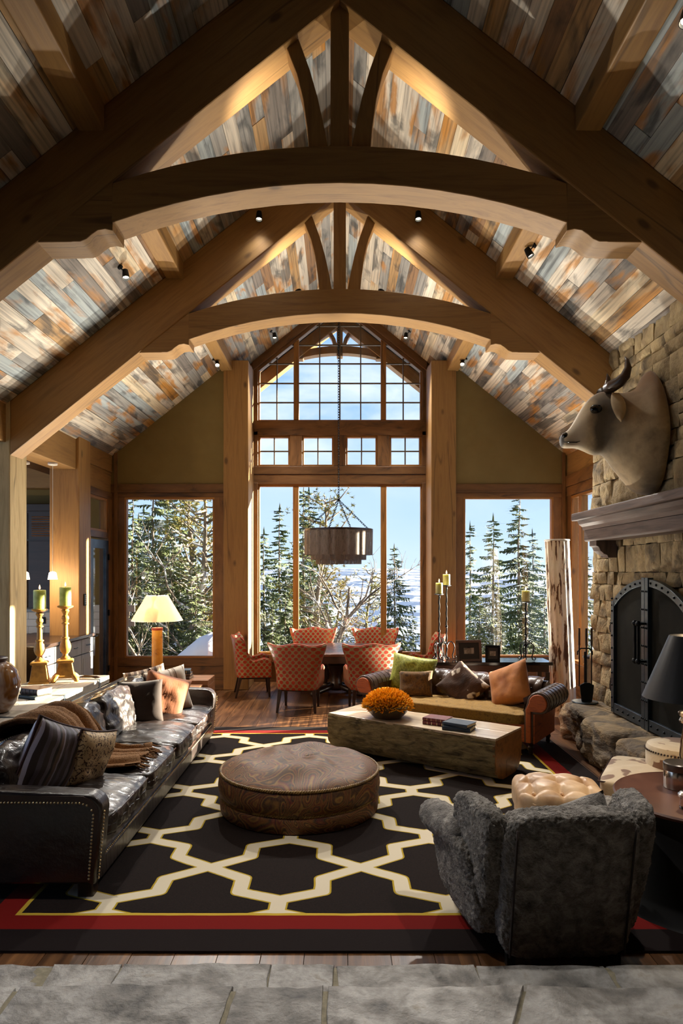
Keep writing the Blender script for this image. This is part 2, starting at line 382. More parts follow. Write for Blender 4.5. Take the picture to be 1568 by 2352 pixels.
# ---------------------------------------------------------------- roof trusses
def arc(x0, z0, zc, n=13, x1=None):
    # circular arc through (-x0,z0),(0,zc),(x0,z0)
    sag = zc - z0; Rr = (x0 * x0 + sag * sag) / (2 * sag); zc0 = zc - Rr
    a0 = math.asin(x0 / Rr); return [(Rr * math.sin(-a0 + 2 * a0 * i / (n - 1)), zc0 + Rr * math.cos(-a0 + 2 * a0 * i / (n - 1))) for i in range(n)]
def truss(yf, label, xl=XW, xr=XW):
    th = .32; y0, y1 = yf, yf + th
    r = thing('roof_truss', label, 'truss', (0, yf + th / 2, 4.55), group='arched timber roof trusses')
    dv = .655
    for sg, xe in ((-1, xl), (1, xr)):
        mb = MB().prism([(sg * xe, ceil_z(xe)), (sg * xe, ceil_z(xe) - dv), (0, ZR - dv), (0, ZR)], y0, y1)
        ob(mb, 'rafter', M_beam, r, frame((0, yf, ZR), (sg * 1, 0, -SL), (0, 1, 0)), bevel=.012)
    up = arc(1.80, 5.14, 5.435, 15); lo = arc(1.82, 4.82, 5.14, 15)
    ya, yb = y0 + .012, y1 - .012
    mb = MB().strip(up, lo, ya, yb)
    arch = ob(mb, 'arched_tie', M_beam, r, None, smooth=30, bevel=.008)
    # ogee brackets at both feet
    for sg in (-1, 1):
        og = [(1.80, 4.76), (1.86, 4.775), (1.92, 4.765), (1.97, 4.73), (2.01, 4.695), (2.06, 4.675), (2.12, 4.675), (2.13, 4.672), (2.42, 4.668)]
        upb = [(1.80, 5.16)] + [(x, min(5.14, ceil_z(x) - dv + .04)) for x, z in og[1:]]
        mb = MB().strip([(sg * x, z) for x, z in upb], [(sg * x, z) for x, z in og], ya, yb)
        ob(mb, 'ogee_bracket', M_beam, r, None, smooth=30, bevel=.006)
    mb = MB().box(-.074, .074, y0 + .06, y1 - .06, 5.42, ZR - .2); ob(mb, 'king_post', M_beam, r, frame((0, yf + th / 2, 5.42), (0, 0, 1), (0, 1, 0)), bevel=.01)
    for sg in (-1, 1):
        inn = [(.09, 5.42), (.125, 5.62), (.175, 5.85), (.24, 6.08), (.32, 6.30), (.36, 6.40)]
        out = [(.245, 5.42), (.262, 5.62), (.295, 5.85), (.345, 6.05), (.425, 6.25), (.47, 6.34)]
        mb = MB().strip([(sg * a, b) for a, b in inn], [(sg * a, b) for a, b in out], y0 + .07, y1 - .07)
        ob(mb, 'curved_strut', M_beam, r, frame((sg * .16, yf + th / 2, 5.42), (0, 0, 1), (0, 1, 0)), smooth=30, bevel=.006)
    return r
truss(5.40, 'nearest and largest arched timber roof truss spanning the top of the picture')
truss(8.14, 'second arched timber roof truss, farther in, resting on stone chimney and post', xr=3.30)
for sg, sd_ in ((-1, 'left'), (1, 'right')):
    for (ya, yb), wh in zip(((2.0, 5.42), (5.70, 8.16), (8.44, 12.05)), ('nearest', 'middle', 'farthest')):
        o = beam('purlin_beam', M_beam, None, (sg * 1.965, ya, 5.68), (sg * 1.965, yb, 5.68), .205, .27, (1, 0, 0)); o['kind'] = 'structure'
        o['label'] = 'square purlin under the %s ceiling slope, %s bay' % (sd_, wh)
# ---------------------------------------------------------------- gable wall with side windows
def px_box(mb, x0, x1, yt, yb, Y, d0, d1):
    a = P(x0, yt, Y); b = P(x1, yb, Y); return mb.box(a.x, b.x, Y + d0, Y + d1, b.z, a.z)
def clip(poly, a, b, c):
    out = []
    for i, p in enumerate(poly):
        q = poly[(i + 1) % len(poly)]; dp = a * p[0] + b * p[1] - c; dq = a * q[0] + b * q[1] - c
        if dp <= 0: out.append(p)
        if dp * dq < 0: s = dp / (dp - dq); out.append((p[0] + (q[0] - p[0]) * s, p[1] + (q[1] - p[1]) * s))
    return out
wall = sroot('wall_back', 'gable window wall with olive plaster and timber framing')
for sg, (gx0, gx1) in ((-1, (291, 488.6)), (1, (1068, 1265.6))):
    X0, X1 = PX(gx0, YW), PX(gx1, YW); zt, zb = PZ(1146, YW), PZ(1507, YW)
    xo, xi = sg * 4.1, sg * 2.0
    lo, hi = min(xo, xi), max(xo, xi)
    zh = PZ(1112, YW)
    poly = [(lo, zh), (hi, zh), (hi, ceil_z(hi) + .05), (lo, ceil_z(lo) + .05)]
    MB().prism(poly, YW, YW + .14).build('plaster_panel', M_olive, wall)
    nm = 'trim_board'
    def bd(x0, x1, z0, z1, d0, d1, vert=False, m=M_alder, n_=None):
        mb = MB().box(x0, x1, YW + d0, YW + d1, z0, z1)
        fr = frame((x0, YW, z0), (0, 0, 1), (0, 1, 0)) if vert else frame((x0, YW, z0), (1, 0, 0), (0, 1, 0))
        return ob(mb, n_ or nm, m, wall, fr, bevel=.005)
    zmid = PZ(1132, YW)
    bd(lo, hi, zmid, zh, -.035, .12); bd(lo, hi, zt + .03, zmid - .003, -.02, .12)
    bd(lo, X0 - .03, zb - .03, zt + .03, -.02, .12, True); bd(X1 + .03, hi, zb - .03, zt + .03, -.02, .12, True)
    bd(lo, hi, zb - .17, zb - .03, -.03, .12); bd(lo, hi, .17, zb - .173, -.015, .12)
    bd(lo, hi, 0, .17, -.04, .12, n_='baseboard')
    bd(sg * 3.86, sg * 3.92, 0, ceil_z(3.9), -.05, -.02, True, n_='corner_trim')
    # posts flanking the bay
    a, b = sorted((sg * 1.586, sg * 2.02))
    mb = MB().box(a, b, YW - .05, YW + .42, 0, ceil_z(2.02) + .1); ob(mb, 'gable_post', M_beam, wall, frame(((a + b) / 2, YW, 0), (0, 0, 1), (0, 1, 0)), bevel=.012)
    a, b = sorted((sg * 1.60, sg * 1.95))
    mb = MB().box(a, b, YW + .42, YB + .2, 0, ceil_z(1.95) + .1); ob(mb, 'bay_return', M_trim, wall, frame(((a + b) / 2, YW, 0), (0, 0, 1), (0, 1, 0)))
# bay wall framing
def bay(x0, x1, yt, yb, d0=-.06, d1=.10, vert=False, m=M_alder, nm='framing_board'):
    a = P(x0, yt, YB); b = P(x1, yb, YB); mb = MB().box(a.x, b.x, YB + d0, YB + d1, b.z, a.z)
    return ob(mb, nm, m, wall, frame((a.x, YB, b.z), (0, 0, 1) if vert else (1, 0, 0), (0, 1, 0)), bevel=.006)
bay(570, 990, 967.5, 1001); bay(570, 990, 1072, 1090); bay(570, 990, 1091, 1113, -.05)
bay(570, 990, 1503, 1520, -.08); bay(570, 990, 1521, 1580, -.04)
for a, b in ((570, 593), (968, 990)):
    bay(a, b, 1110, 1503, vert=True); bay(a, b, 800, 967.5, vert=True); bay(a, b, 992, 1072, vert=True)
for a, b in ((666, 694), (766, 794), (866, 894)): bay(a, b, 992.5, 1071.5, -.05, vert=True)
for sg in (-1, 1):       # rake boards following the roof at the bay
    for k, (o0, o1, d0) in enumerate(((-.02, .17, -.10), (.17, .25, -.055))):
        pts = [(0, ZR - o0), (sg * 1.62, ceil_z(1.62) - o0), (sg * 1.62, ceil_z(1.62) - o1), (0, ZR - o1)]
        ob(MB().prism(pts, YB + d0, YB + .10), 'rake_board', M_alder if k else M_dark if False else M_alder, wall, frame((0, YB, ZR), (sg, 0, -SL), (0, 1, 0)), bevel=.005)
# ---------------------------------------------------------------- windows
win_n = [0]
def window(label, X0, X1, z0, z1, Y, fw, mx=(), mz=(), mull=(), rake=None, depth=.09, mw=.022, loc=None, rz=0, fm=None, pane=True):
    # local frame: x along the wall, y outwards, z up
    win_n[0] += 1; r = sroot('window_%d' % win_n[0], label, loc or (0, Y, 0), rz)
    fm = fm or M_sash
    def pc(x0, x1, za, zb, d0, d1, nm, m, bevel=.004):
        poly = [(x0, za), (x1, za), (x1, zb), (x0, zb)]
        if rake is not None:
            poly = clip(poly, SL, 1, rake); poly = clip(poly, -SL, 1, rake)
            if len(poly) < 3: return
        L = (x1 - x0) > (zb - za)
        Mw = frame((x0, 0, za), (1, 0, 0) if L else (0, 0, 1), (0, 1, 0))
        MB().prism(poly, d0, d1).xf(Mw.inverted()).build(nm, m, r, M=Mw, bevel=bevel)
    if rake is None:
        pc(X0 - fw, X1 + fw, z1, z1 + fw, -.02, depth, 'frame_rail', fm)
    else:
        for sg in (-1, 1):
            xe = max(abs(X0), abs(X1)) + fw; h = fw * math.hypot(1, SL)
            pts = [(0, rake), (sg * xe, rake - SL * xe), (sg * xe, rake - SL * xe + h), (0, rake + h)]
            Mw = frame((0, 0, rake), (sg, 0, -SL), (0, 1, 0))
            MB().prism(pts, -.02, depth).xf(Mw.inverted()).build('frame_rail', fm, r, M=Mw, bevel=.004)
    pc(X0 - fw, X1 + fw, z0 - fw, z0, -.02, depth, 'frame_rail', fm)
    pc(X0 - fw, X0, z0, z1, -.02, depth, 'frame_stile', fm); pc(X1, X1 + fw, z0, z1, -.02, depth, 'frame_stile', fm)
    for a, b in mull: pc(a, b, z0, z1, -.03, depth - .01, 'mullion', fm)
    cuts = sorted([X0, X1] + list(mx) + [v for ab in mull for v in ab])
    hz = sorted([z0, z1] + list(mz))
    lights = []; c = X0
    for a, b in list(mull) + [(X1, X1)]: lights.append((c, a)); c = b
    for a, b in lights:
        for z in mz: pc(a, b, z - mw / 2, z + mw / 2, .01, .05, 'muntin', M_sash2, .002)
        for xx in mx:
            if a < xx < b: pc(xx - mw / 2, xx + mw / 2, z0, z1, .008, .052, 'muntin', M_sash2, .002)
        vx = [a] + [q for q in sorted(mx) if a < q < b] + [b]
        for i in range(len(vx) - 1):
            for j in range(len(hz) - 1):
                if pane: pc(vx[i] + .002, vx[i + 1] - .002, hz[j] + .002, hz[j + 1] - .002, .029, .033, 'pane', M_glass, 0)
    return r
M_sash2 = surf('dark_muntin', [C('4a3a24'), C('5d4a2c')], ns=6, rough=.5)
bx = lambda px: PX(px, YB + .03); bz = lambda py: PZ(py, YB + .03)
window('tall picture window in the gable wall beside the glass door', PX(291, YW), PX(488.6, YW), PZ(1507, YW), PZ(1147, YW), YW, .035)
window('tall picture window in the gable wall beside the peeling white column', PX(1068, YW), PX(1265.6, YW), PZ(1505, YW), PZ(1146, YW), YW, .035)
rk = bz(850) + SL * abs(bx(597))
window('peaked upper window divided into small panes under the gable', bx(597), bx(964), bz(965.5), bz(690), YB, .05,
       mx=[bx(q) for q in (636, 734, 780.5, 828, 925.6)], mz=[bz(q) for q in (925, 881, 836, 793, 749)], mull=((bx(674.5), bx(686.5)), (bx(874), bx(886))), rake=rk)
for (a, b), od in zip(((598, 662), (698, 762), (798, 862), (898, 962)), ('first', 'second', 'third', 'fourth')):
    window('small four pane window, %s from the left in the row under the peaked window' % od, bx(a), bx(b), bz(1068), bz(1006), YB, .05, mx=(bx((a + b) / 2),), mz=(bz(1037),))
window('wide three part picture window behind the dining table', bx(596.5), bx(965), bz(1497), bz(1118), YB, .05, mull=((bx(673), bx(686)), (bx(874), bx(887))))
# ---------------------------------------------------------------- right wall beside the chimney
wr = sroot('wall_right', 'right side wall with alder boards around a tall window')
def rb(y0, y1, z0, z1, nm='wall_board', d=0.0, m=M_alder, vert=False):
    mb = MB().box(3.95 - d, 4.1, y0, y1, z0, z1)
    return ob(mb, nm, m, wr, frame((3.95, y0, z0), (0, 0, 1) if vert else (0, 1, 0), (1, 0, 0)), bevel=.005)
Xr = 3.95
rb(8.6, YW, 3.72, 4.3, m=M_beam); rb(8.6, YW, 3.52, 3.715, d=.03); rb(8.6, YW, 3.36, 3.515, d=.01)
rb(11.65, YW, .5, 3.36, vert=True); rb(8.6, 9.0, .5, 3.36, vert=True); rb(8.6, YW, .17, .5); rb(8.6, YW, 0, .17, 'baseboard', .03)
rb(-4, 5.7, 0, 4.3)
window('tall narrow side window between the gable corner and the stone chimney', 9.05, 11.62, .56, 3.30, 0, .045, mull=((11.14, 11.26),), loc=(3.97, 0, 0), rz=R(90))
bpy.data.objects['window_9'].scale = (1, -1, 1)
# ---------------------------------------------------------------- left side: posts, header, door wall, kitchen
wl = sroot('wall_left', 'timber posts and header dividing the room from the kitchen')
for y0, y1 in ((8.14, 8.58), (10.3, 10.78)):
    mb = MB().box(-4.38, -XW, y0, y1, 0, 4.2); ob(mb, 'timber_post', M_beam if y0 > 9 else M_lintelwood, wl, frame((-4.15, y0, 0), (0, 0, 1), (0, 1, 0)), bevel=.012)
mb = MB().box(-4.35, -3.98, 8.5, 10.32, 3.60, 4.4); ob(mb, 'header_beam', M_beam, wl, frame((-4.2, 8.5, 3.6), (0, 1, 0), (1, 0, 0)), bevel=.01)
mb = MB().box(-4.35, -3.98, 2.5, 8.2, 3.60, 4.4); ob(mb, 'header_beam', M_beam, wl, frame((-4.2, 2.5, 3.6), (0, 1, 0), (1, 0, 0)), bevel=.01)
def lb(y0, y1, z0, z1, d=0.0, m=M_alder, vert=False, nm='wall_board'):
    mb = MB().box(-4.12, -4.0 + d, y0, y1, z0, z1); return ob(mb, nm, m, wl, frame((-4, y0, z0), (0, 0, 1) if vert else (0, 1, 0), (1, 0, 0)), bevel=.004)
lb(10.78, YW, 3.78, 4.3, .04, M_beam); lb(10.78, YW, 3.42, 3.775, .02, M_beam); lb(10.78, YW, 3.3, 3.415, .04)
lb(11.70, YW, 0, 3.3, .04, vert=True); lb(10.78, 10.86, 0, 3.3, .04, vert=True); lb(10.86, 11.70, 2.62, 2.72, .03)
window('narrow transom window above the glass door', 10.9, 11.66, 2.76, 3.26, 0, .04, loc=(-4.0, 0, 0), rz=R(90))
dr = sroot('door_1', 'dark framed full glass door near the gable corner', (-3.99, 10.86, 0))
MB().box(-.02, .03, 0, .12, .02, 2.58).build('stile', M_steel, dr); MB().box(-.02, .03, .72, .84, .02, 2.58).build('stile', M_steel, dr)
MB().box(-.02, .03, .12, .72, 2.44, 2.58).build('rail', M_steel, dr); MB().box(-.02, .03, .12, .72, .02, .30).build('rail', M_steel, dr)
MB().box(0, .006, .12, .72, .30, 2.44).build('pane', M_glass, dr)
for z in (.35, 1.3, 2.25): MB().box(.03, .05, .80, .86, z, z + .1).build('hinge', M_iron, dr)
hd = MB().tube([(.03, .06, 1.02), (.08, .06, 1.02), (.08, .16, 1.02)], .012, 8).build('handle', M_iron, dr)
# kitchen shell
kw = sroot('wall_kitchen', 'kitchen end wall with olive plaster above white tiles')
MB().box(-8, -4.1, 12.5, 12.65, 1.45, 4.0).build('plaster_panel', M_olive, kw)
MB().box(-8, -4.1, 12.5, 12.65, 0, .9).build('plaster_panel', M_olive, kw)
M_tile = surf('white_tile', [C('cfc8bd'), C('ddd8cf')], ns=2, rough=.25)
MB().box(-8, -4.1, 12.52, 12.65, .9, 1.45).build('grout_bed', M_grout, kw)
tl = MB().box(.003, .297, 0, .02, .003, .128).mesh('tile', M_tile)
for j in range(4):
    for i in range(9): inst('tile', tl, kw, T(-6.6 + i * .3 + (j % 2) * .15, 12.5, .92 + j * .131))
MB().box(-8, -4.3, 2.5, 12.6, 3.95, 4.1).build('ceiling_kitchen', M_back)['kind'] = 'structure'
mb = MB().box(-6.6, -4.2, 12.2, 12.5, 3.55, 3.95); o = ob(mb, 'beam_kitchen', M_beam, None, frame((-6.6, 12.3, 3.6), (1, 0, 0), (0, 1, 0)), bevel=.01); o['kind'] = 'structure'
struct('wall_left_near', MB().box(-4.25, -4.1, -4, 2.6, 0, 4.4), M_back, label='unseen panelled wall added beside the landing to shut out sky light')  # unseen wall added to keep sky light off the beam fronts
# rear wall of the room, behind the photographer
struct('wall_rear', MB().box(-8, 4.2, -4.15, -4, 0, 8), M_back, label='panelled wall behind the landing')
# ================================================================== FIREPLACE WALL
XC, CY0, CY1 = 3.24, 5.10, 8.82
FC = 6.93                                  # fireplace centre along the wall
ch = thing('stone_fireplace', 'tall chimney wall of rough tan stones rising to the plank ceiling', 'fireplace', (3.6, FC, 0))
mb = MB().box(XC + .06, 3.95, CY0, CY1 - .01, 0, ceil_z(3.95)).prism([(XC + .06, ceil_z(3.95)), (3.95, ceil_z(3.95)), (XC + .06, ceil_z(XC + .06))], CY0, CY1 - .01)
ob(mb, 'chimney_core', M_mortar, ch)
rs = random.Random(5)
def stone_face(w, h, d, seed):
    # rough split face: local x width, z height, y depth towards -y
    tx, tz = 1.2 * nz3((seed, 1, 0), 1, seed), 1.2 * nz3((seed, 5, 0), 1, seed)
    nu, nv = max(5, int(w / .042)), max(5, int(h / .04))
    def fn(u, v):
        e = min(min(u, 1 - u) * w, min(v, 1 - v) * h)
        x = (u - .5) * w + .012 * nz3((u * w, v * h, seed), 7, seed); z = (v - .5) * h + .010 * nz3((u * w, v * h, seed + 4), 7, seed)
        y = -d * min(1, .72 + e / .014) + .045 * (tx * (u - .5) + tz * (v - .5)) - (.022 * fbm((u * w, v * h, 0), 6, seed) + .010 * nz3((u * w, v * h, 1), 18, seed)) * min(1, e / .02)
        return Vector((x, y, z))
    mb = MB().grid(fn, nu, nv)
    # skirt back into the wall
    idx = [i for i in range(nu)] + [j * nu + nu - 1 for j in range(1, nv)] + [(nv - 1) * nu + i for i in range(nu - 2, -1, -1)] + [j * nu for j in range(nv - 2, 0, -1)]
    base = len(mb.v); n = len(idx)
    mb.v += [(mb.v[i][0], .03, mb.v[i][2]) for i in idx]
    for k in range(n): mb.f.append((idx[k], idx[(k + 1) % n], base + (k + 1) % n, base + k))
    return mb
z = .40; row = 0
# courses; a tall stone now and then takes the place of two courses
while z < 4.75:
    h = rs.choice((.15, .2, .25, .3)); y = CY1 - rs.uniform(0, .02)
    while y > CY0:
        w = rs.uniform(.18, .36)
        if h > .2: w = rs.uniform(.18, .44)
        yc = y - w / 2; zc = z + h / 2
        inside = abs(yc - FC) < .74 and zc < 1.7 and zc > .4
        if zc < ceil_z(XC) + .02 and not inside and yc > CY0:
            parts = [(w, h, yc, zc)]
            if w > .26 and h > .2 and rs.random() < .4:      # split into two thin stones
                k = rs.uniform(.4, .6); parts = [(w, h * k, yc, z + h * k / 2), (w, h * (1 - k), yc, z + h * k + h * (1 - k) / 2)]
            for (w_, h_, yy, zz) in parts:
                mb = stone_face(w_ - .005, h_ - .005, .07 + rs.uniform(-.015, .02), rs.uniform(0, 90))
                Mw = Matrix(((0, 1, 0, XC + .07), (-1, 0, 0, yy), (0, 0, 1, zz), (0, 0, 0, 1)))
                mb.build('stone', M_stone, ch, M=root_m(ch).inverted() @ Mw, smooth=50)
        y -= w
    z += h; row += 1
# ---------------------------------------------------------------- mantel
M_mantel = surf('mantel_wood', [C('2e2320'), C('54433c'), C('6a5850')], scale=(.5, 6, 6), ns=2.6, det=7, dist=.6, rough=.6, bump=.6, bscale=4, bdist=.008, stops=[.3, .48, .7])
mt = thing('mantel_shelf', 'dark grey brown carved timber mantel shelf on corbels above the fire doors', 'mantel', (3.05, FC, 2.41))
y0, y1 = FC - 1.49, FC + 1.49
FR = frame((3.0, y0, 2.4), (0, 1, 0), (1, 0, 0))
def mpiece(prof, nm, ya=y0, yb=y1, m=M_mantel, **k):
    mb = MB().prism(prof, ya, yb, 'y'); return ob(mb, nm, m, mt, FR, **k)
mpiece([(2.85, 2.675), (2.85, 2.765), (3.25, 2.765), (3.25, 2.675)], 'shelf_board', bevel=.012)
mpiece([(2.91, 2.672), (2.93, 2.63), (2.97, 2.60), (2.98, 2.56), (3.22, 2.56), (3.22, 2.672)], 'cove_molding', y0 + .05, y1 - .05)
mpiece([(2.985, 2.558), (2.985, 2.44), (3.0, 2.42), (3.22, 2.42), (3.22, 2.558)], 'frieze_board', y0 + .07, y1 - .07, bevel=.006)
for yc in (FC + 1.17, FC - 1.17):
    prof = [(3.25, 2.42), (3.0, 2.42), (3.0, 2.36), (3.03, 2.345), (3.05, 2.30), (3.09, 2.265), (3.13, 2.25), (3.14, 2.22), (3.25, 2.22)]
    mb = MB().prism(prof, yc - .11, yc + .11); ob(mb, 'corbel', M_mantel, mt, frame((3.1, yc, 2.3), (0, 0, 1), (0, 1, 0)), bevel=.005)
# ---------------------------------------------------------------- hearth boulders
he = thing('hearth', 'raised rough boulder hearth running along the foot of the chimney', 'hearth', (3.0, FC, 0))
def boulder(xa, xb, ya, yb, za, zb, seed, n=22):
    c = Vector(((xa + xb) / 2, (ya + yb) / 2, (za + zb) / 2)); hx, hy, hz = (xb - xa) / 2, (yb - ya) / 2, (zb - za) / 2
    bm = bmesh.new(); bmesh.ops.create_cube(bm, size=2); bmesh.ops.subdivide_edges(bm, edges=bm.edges, cuts=n, use_grid_fill=True)
    mb = MB()
    for v in bm.verts:
        p = v.co.copy(); l = (abs(p.x) ** 7 + abs(p.y) ** 7 + abs(p.z) ** 7) ** (1 / 7); p = p / l
        q = Vector((p.x * hx, p.y * hy, p.z * hz)); nrm = Vector((p.x / hx, p.y / hy, p.z / hz)).normalized()
        top = max(0, p.z) ** 4
        d = fbm(q + c, 2.6, seed) * .075 + abs(fbm(q + c, 6, seed + 5)) * -.05 + fbm(Vector((q.x, q.y, q.z * 3)), 5, seed + 9, 3) * .02
        q += nrm * d * (1 - .75 * top); mb.v.append(tuple(q + c))
    bm.verts.ensure_lookup_table()
    mb.f = [tuple(v.index for v in f.verts) for f in bm.faces]; bm.free(); return mb
for i, (xa, xb, ya, yb, zb) in enumerate(((2.76, 3.36, 7.62, 8.56, .45), (2.66, 3.36, 6.72, 7.64, .455), (2.68, 3.36, 6.02, 6.74, .45))):
    ob(boulder(xa, xb, ya, yb, -.02, zb, 3 + i * 7.7), 'boulder', M_hearth, he, None, smooth=60)
# ---------------------------------------------------------------- arched iron fire doors
fd = thing('fire_doors', 'arched pair of blued steel fireplace doors with dark mesh panels', 'fireplace doors', (3.15, FC, .46))
XD = 3.10; hw = .87; zsp, zap, zb0 = 1.70, 1.98, .46
Rr = (hw * hw + (zap - zsp) ** 2) / (2 * (zap - zsp)); 
def arch_z(y, off=0):
    r = Rr - off; return zap - Rr + math.sqrt(max(0, r * r - y * y))
M_mesh = surf('fire_mesh', [C('12120f'), C('1f1e19')], ns=4, rough=.9, spec=.1, metal=.0, bump=.6, bscale=220, bdist=.002)
N = 16
for sg in (-1, 1):
    ys = [sg * (.02 + (hw - .06) * i / N) for i in range(N + 1)]
    up = [(FC + y, arch_z(y, .05)) for y in ys]; lo = [(FC + y, zb0 + .08) for y in ys]
    ob(MB().strip(up, lo, XD + .03, XD + .04, 'x'), 'mesh_panel', M_mesh, fd)
    # arched strap
    up = [(FC + y, arch_z(y)) for y in [sg * hw * i / N for i in range(N + 1)]]; lo = [(FC + y * .985, arch_z(y * .985, .075)) for y in [sg * hw * i / N for i in range(N + 1)]]
    st = ob(MB().strip(up, lo, XD, XD + .05, 'x'), 'arched_strap', M_steel, fd, smooth=30, bevel=.003)
    a, b = sorted((sg * (hw - .075), sg * hw)); ob(MB().box(XD - .005, XD + .05, FC + a, FC + b, zb0, zsp + .02), 'side_strap', M_steel, fd, bevel=.004)
    a, b = sorted((0, sg * hw)); bsr = ob(MB().box(XD, XD + .05, FC + a, FC + b, zb0, zb0 + .11), 'bottom_strap', M_steel, fd, bevel=.004)
    a, b = sorted((sg * .004, sg * .075)); cst = ob(MB().box(XD - .01, XD + .05, FC + a, FC + b, zb0 - .01, arch_z(.03) + .015), 'centre_strap', M_steel, fd, bevel=.004)
    rv = MB()
    for i in range(7): y = sg * (.12 + i * .12); rv.sphere((XD - .002, FC + y, arch_z(y, .0375)), .013, 8, 5)
    for i in range(9): rv.sphere((XD - .007, FC + sg * (hw - .037), zb0 + .17 + i * .14), .013, 8, 5)
    for i in range(6): rv.sphere((XD - .002, FC + sg * (.13 + i * .14), zb0 + .055), .013, 8, 5)
    for i in range(8):
        for q in (.022, .058): rv.sphere((XD - .012, FC + sg * q, zb0 + .1 + i * .185), .011, 8, 5)
    ob(rv, 'rivet_heads', M_iron, fd, smooth=True, kind='stuff')
    hy = FC + sg * .04
    hd = ob(MB().tube([(XD - .09, hy, 1.12), (XD - .09, hy, 1.56)], .017, 8).sphere((XD - .09, hy, 1.15), .03, 10, 6).sphere((XD - .09, hy, 1.53), .03, 10, 6), 'handle', M_iron, fd, smooth=40)
    for zz in (1.15, 1.53): ob(MB().tube([(XD - .09, hy, zz), (XD, hy, zz)], .014, 8), 'handle_bracket', M_iron, hd if False else fd, smooth=40)
    for zz in (.75, 1.42):
        ob(MB().tube([(XD + .02, FC + sg * (hw + .03), zz - .06), (XD + .02, FC + sg * (hw + .03), zz + .06)], .022, 8).sphere((XD + .02, FC + sg * (hw + .03), zz + .075), .018, 8, 6).box(XD, XD + .04, FC + sg * hw - .02, FC + sg * (hw + .06), zz - .03, zz + .02), 'hinge', M_iron, fd, smooth=40)
# ---------------------------------------------------------------- fire tools
ft = thing('fire_tool_set', 'black iron fire tool stand with shovel on the far end of the hearth', 'fire tools', (3.0, 8.36, .455))
MB().lathe([(0, 0), (.15, 0), (.155, .008), (.15, .016), (0, .02)], 28).build('base_disc', M_steel, ft, smooth=40)
MB().tube([(0, 0, .01), (0, 0, .62)], .011, 8).build('stand_rod', M_iron, ft, smooth=40)
MB().tube([(-.09, 0, .58), (-.09, 0, .62), (-.05, 0, .66), (.05, 0, .66), (.09, 0, .62), (.09, 0, .58)], .009, 8).build('hanger', M_iron, ft, smooth=40)
for i, (dx, dy) in enumerate(((-.075, -.02), (0, -.05), (.075, -.02))):
    tp = MB().tube([(dx, dy, .12 if i else .2), (dx, dy, .90)], .008, 8); 
    o = tp.build(('brush_handle', 'shovel_handle', 'poker')[i], M_iron, ft, smooth=40)
    MB().tube([(dx, dy, .70), (dx, dy, .91)], .014, 8).build('grip', M_dark, o, smooth=40)
mb = MB().prism([(-.06, .02), (.06, .02), (.075, .12), (.085, .22), (.03, .25), (-.03, .25), (-.085, .22), (-.075, .12)], -.075, -.055).build('shovel_blade', M_iron, ft)
# ---------------------------------------------------------------- tall metal bin behind the hearth
M_galv = surf('galvanised_metal', [C('55584f'), C('7d8177'), C('6a6c60')], ns=9, rough=.45, metal=.7)
bn = thing('log_bin', 'tall tapered grey metal log bin wedged between window and stone chimney', 'bin', (3.44, 9.18, 0))
mb = MB().lathe([(.10, 0), (.11, .02), (.13, .5), (.15, .9), (.155, .91), (.14, .9), (.12, .5), (.09, .03), (0, .03)], 24); mb.build('body', M_galv, bn, smooth=40)
MB().lathe([(.153, .89), (.163, .895), (.163, .915), (.150, .92)], 24).build('rim', M_iron, bn, smooth=40)
# ---------------------------------------------------------------- bull head mount
def fur_mat():
    m = surf('bull_hide', [C('94805f'), C('b5a07c'), C('857559')], ns=4, det=6, rough=.85, bump=.35, bscale=60, bvec=(1, 1, .25), bdist=.004, sheen=.3)
    t, b = bs(m); base = b.inputs['Base Color'].links[0].from_socket
    tc = node(t, 'ShaderNodeTexCoord'); s = node(t, 'ShaderNodeSeparateXYZ', {0: tc.outputs['Object']})
    # tawny back and hump, grey cheek, pale muzzle (the hide's own colouring), local x runs out from the wall
    hump = math_(t, 'MULTIPLY', ramp(t, s.outputs[2], [(.30, (0, 0, 0)), (.9, (1, 1, 1))]), ramp(t, s.outputs[0], [(.55, (1, 1, 1)), (.75, (0, 0, 0))]))
    c1 = mixc(t, math_(t, 'MULTIPLY', hump, .9), base, C('6b4420'))
    nzn = node(t, 'ShaderNodeTexNoise', {'Vector': tc.outputs['Object'], 'Scale': 5.0, 'Detail': 4.0})
    ck = math_(t, 'MULTIPLY', ramp(t, math_(t, 'ADD', s.outputs[0], math_(t, 'MULTIPLY', math_(t, 'SUBTRACT', nzn.outputs[0], .5), .25)), [(.30, (0, 0, 0)), (.50, (1, 1, 1)), (.64, (1, 1, 1)), (.72, (0, 0, 0))]), ramp(t, s.outputs[2], [(.02, (.3, .3, .3)), (.25, (1, 1, 1)), (.62, (1, 1, 1)), (.8, (.2, .2, .2))]))
    c2 = mixc(t, math_(t, 'MULTIPLY', ck, .85), c1, C('4a4337'))
    mz = ramp(t, s.outputs[0], [(.70, (0, 0, 0)), (.80, (1, 1, 1))])
    c3_ = mixc(t, math_(t, 'MULTIPLY', mz, .8), c2, C('d8cbb2'))
    nose = ramp(t, s.outputs[0], [(.925, (0, 0, 0)), (.945, (1, 1, 1))])
    c4 = mixc(t, nose, c3_, C('2e2e31'))
    t.links.new(c4, b.inputs['Base Color']); return m
M_hide = fur_mat()
M_ear = surf('ear_hide', [C('a08c6c'), C('c4b08e')], ns=5, rough=.85, bump=.3, bscale=50)
M_horn = surf('horn', [C('241a14'), C('4a3526')], scale=(1, 1, 3), ns=5, rough=.35)
M_black = surf('glossy_black', [C('050505')], rough=.12)
bh = thing('bull_head', 'mounted pale bull head with dark horns on the stone chimney', 'trophy head', (XC, 7.0, 3.15))
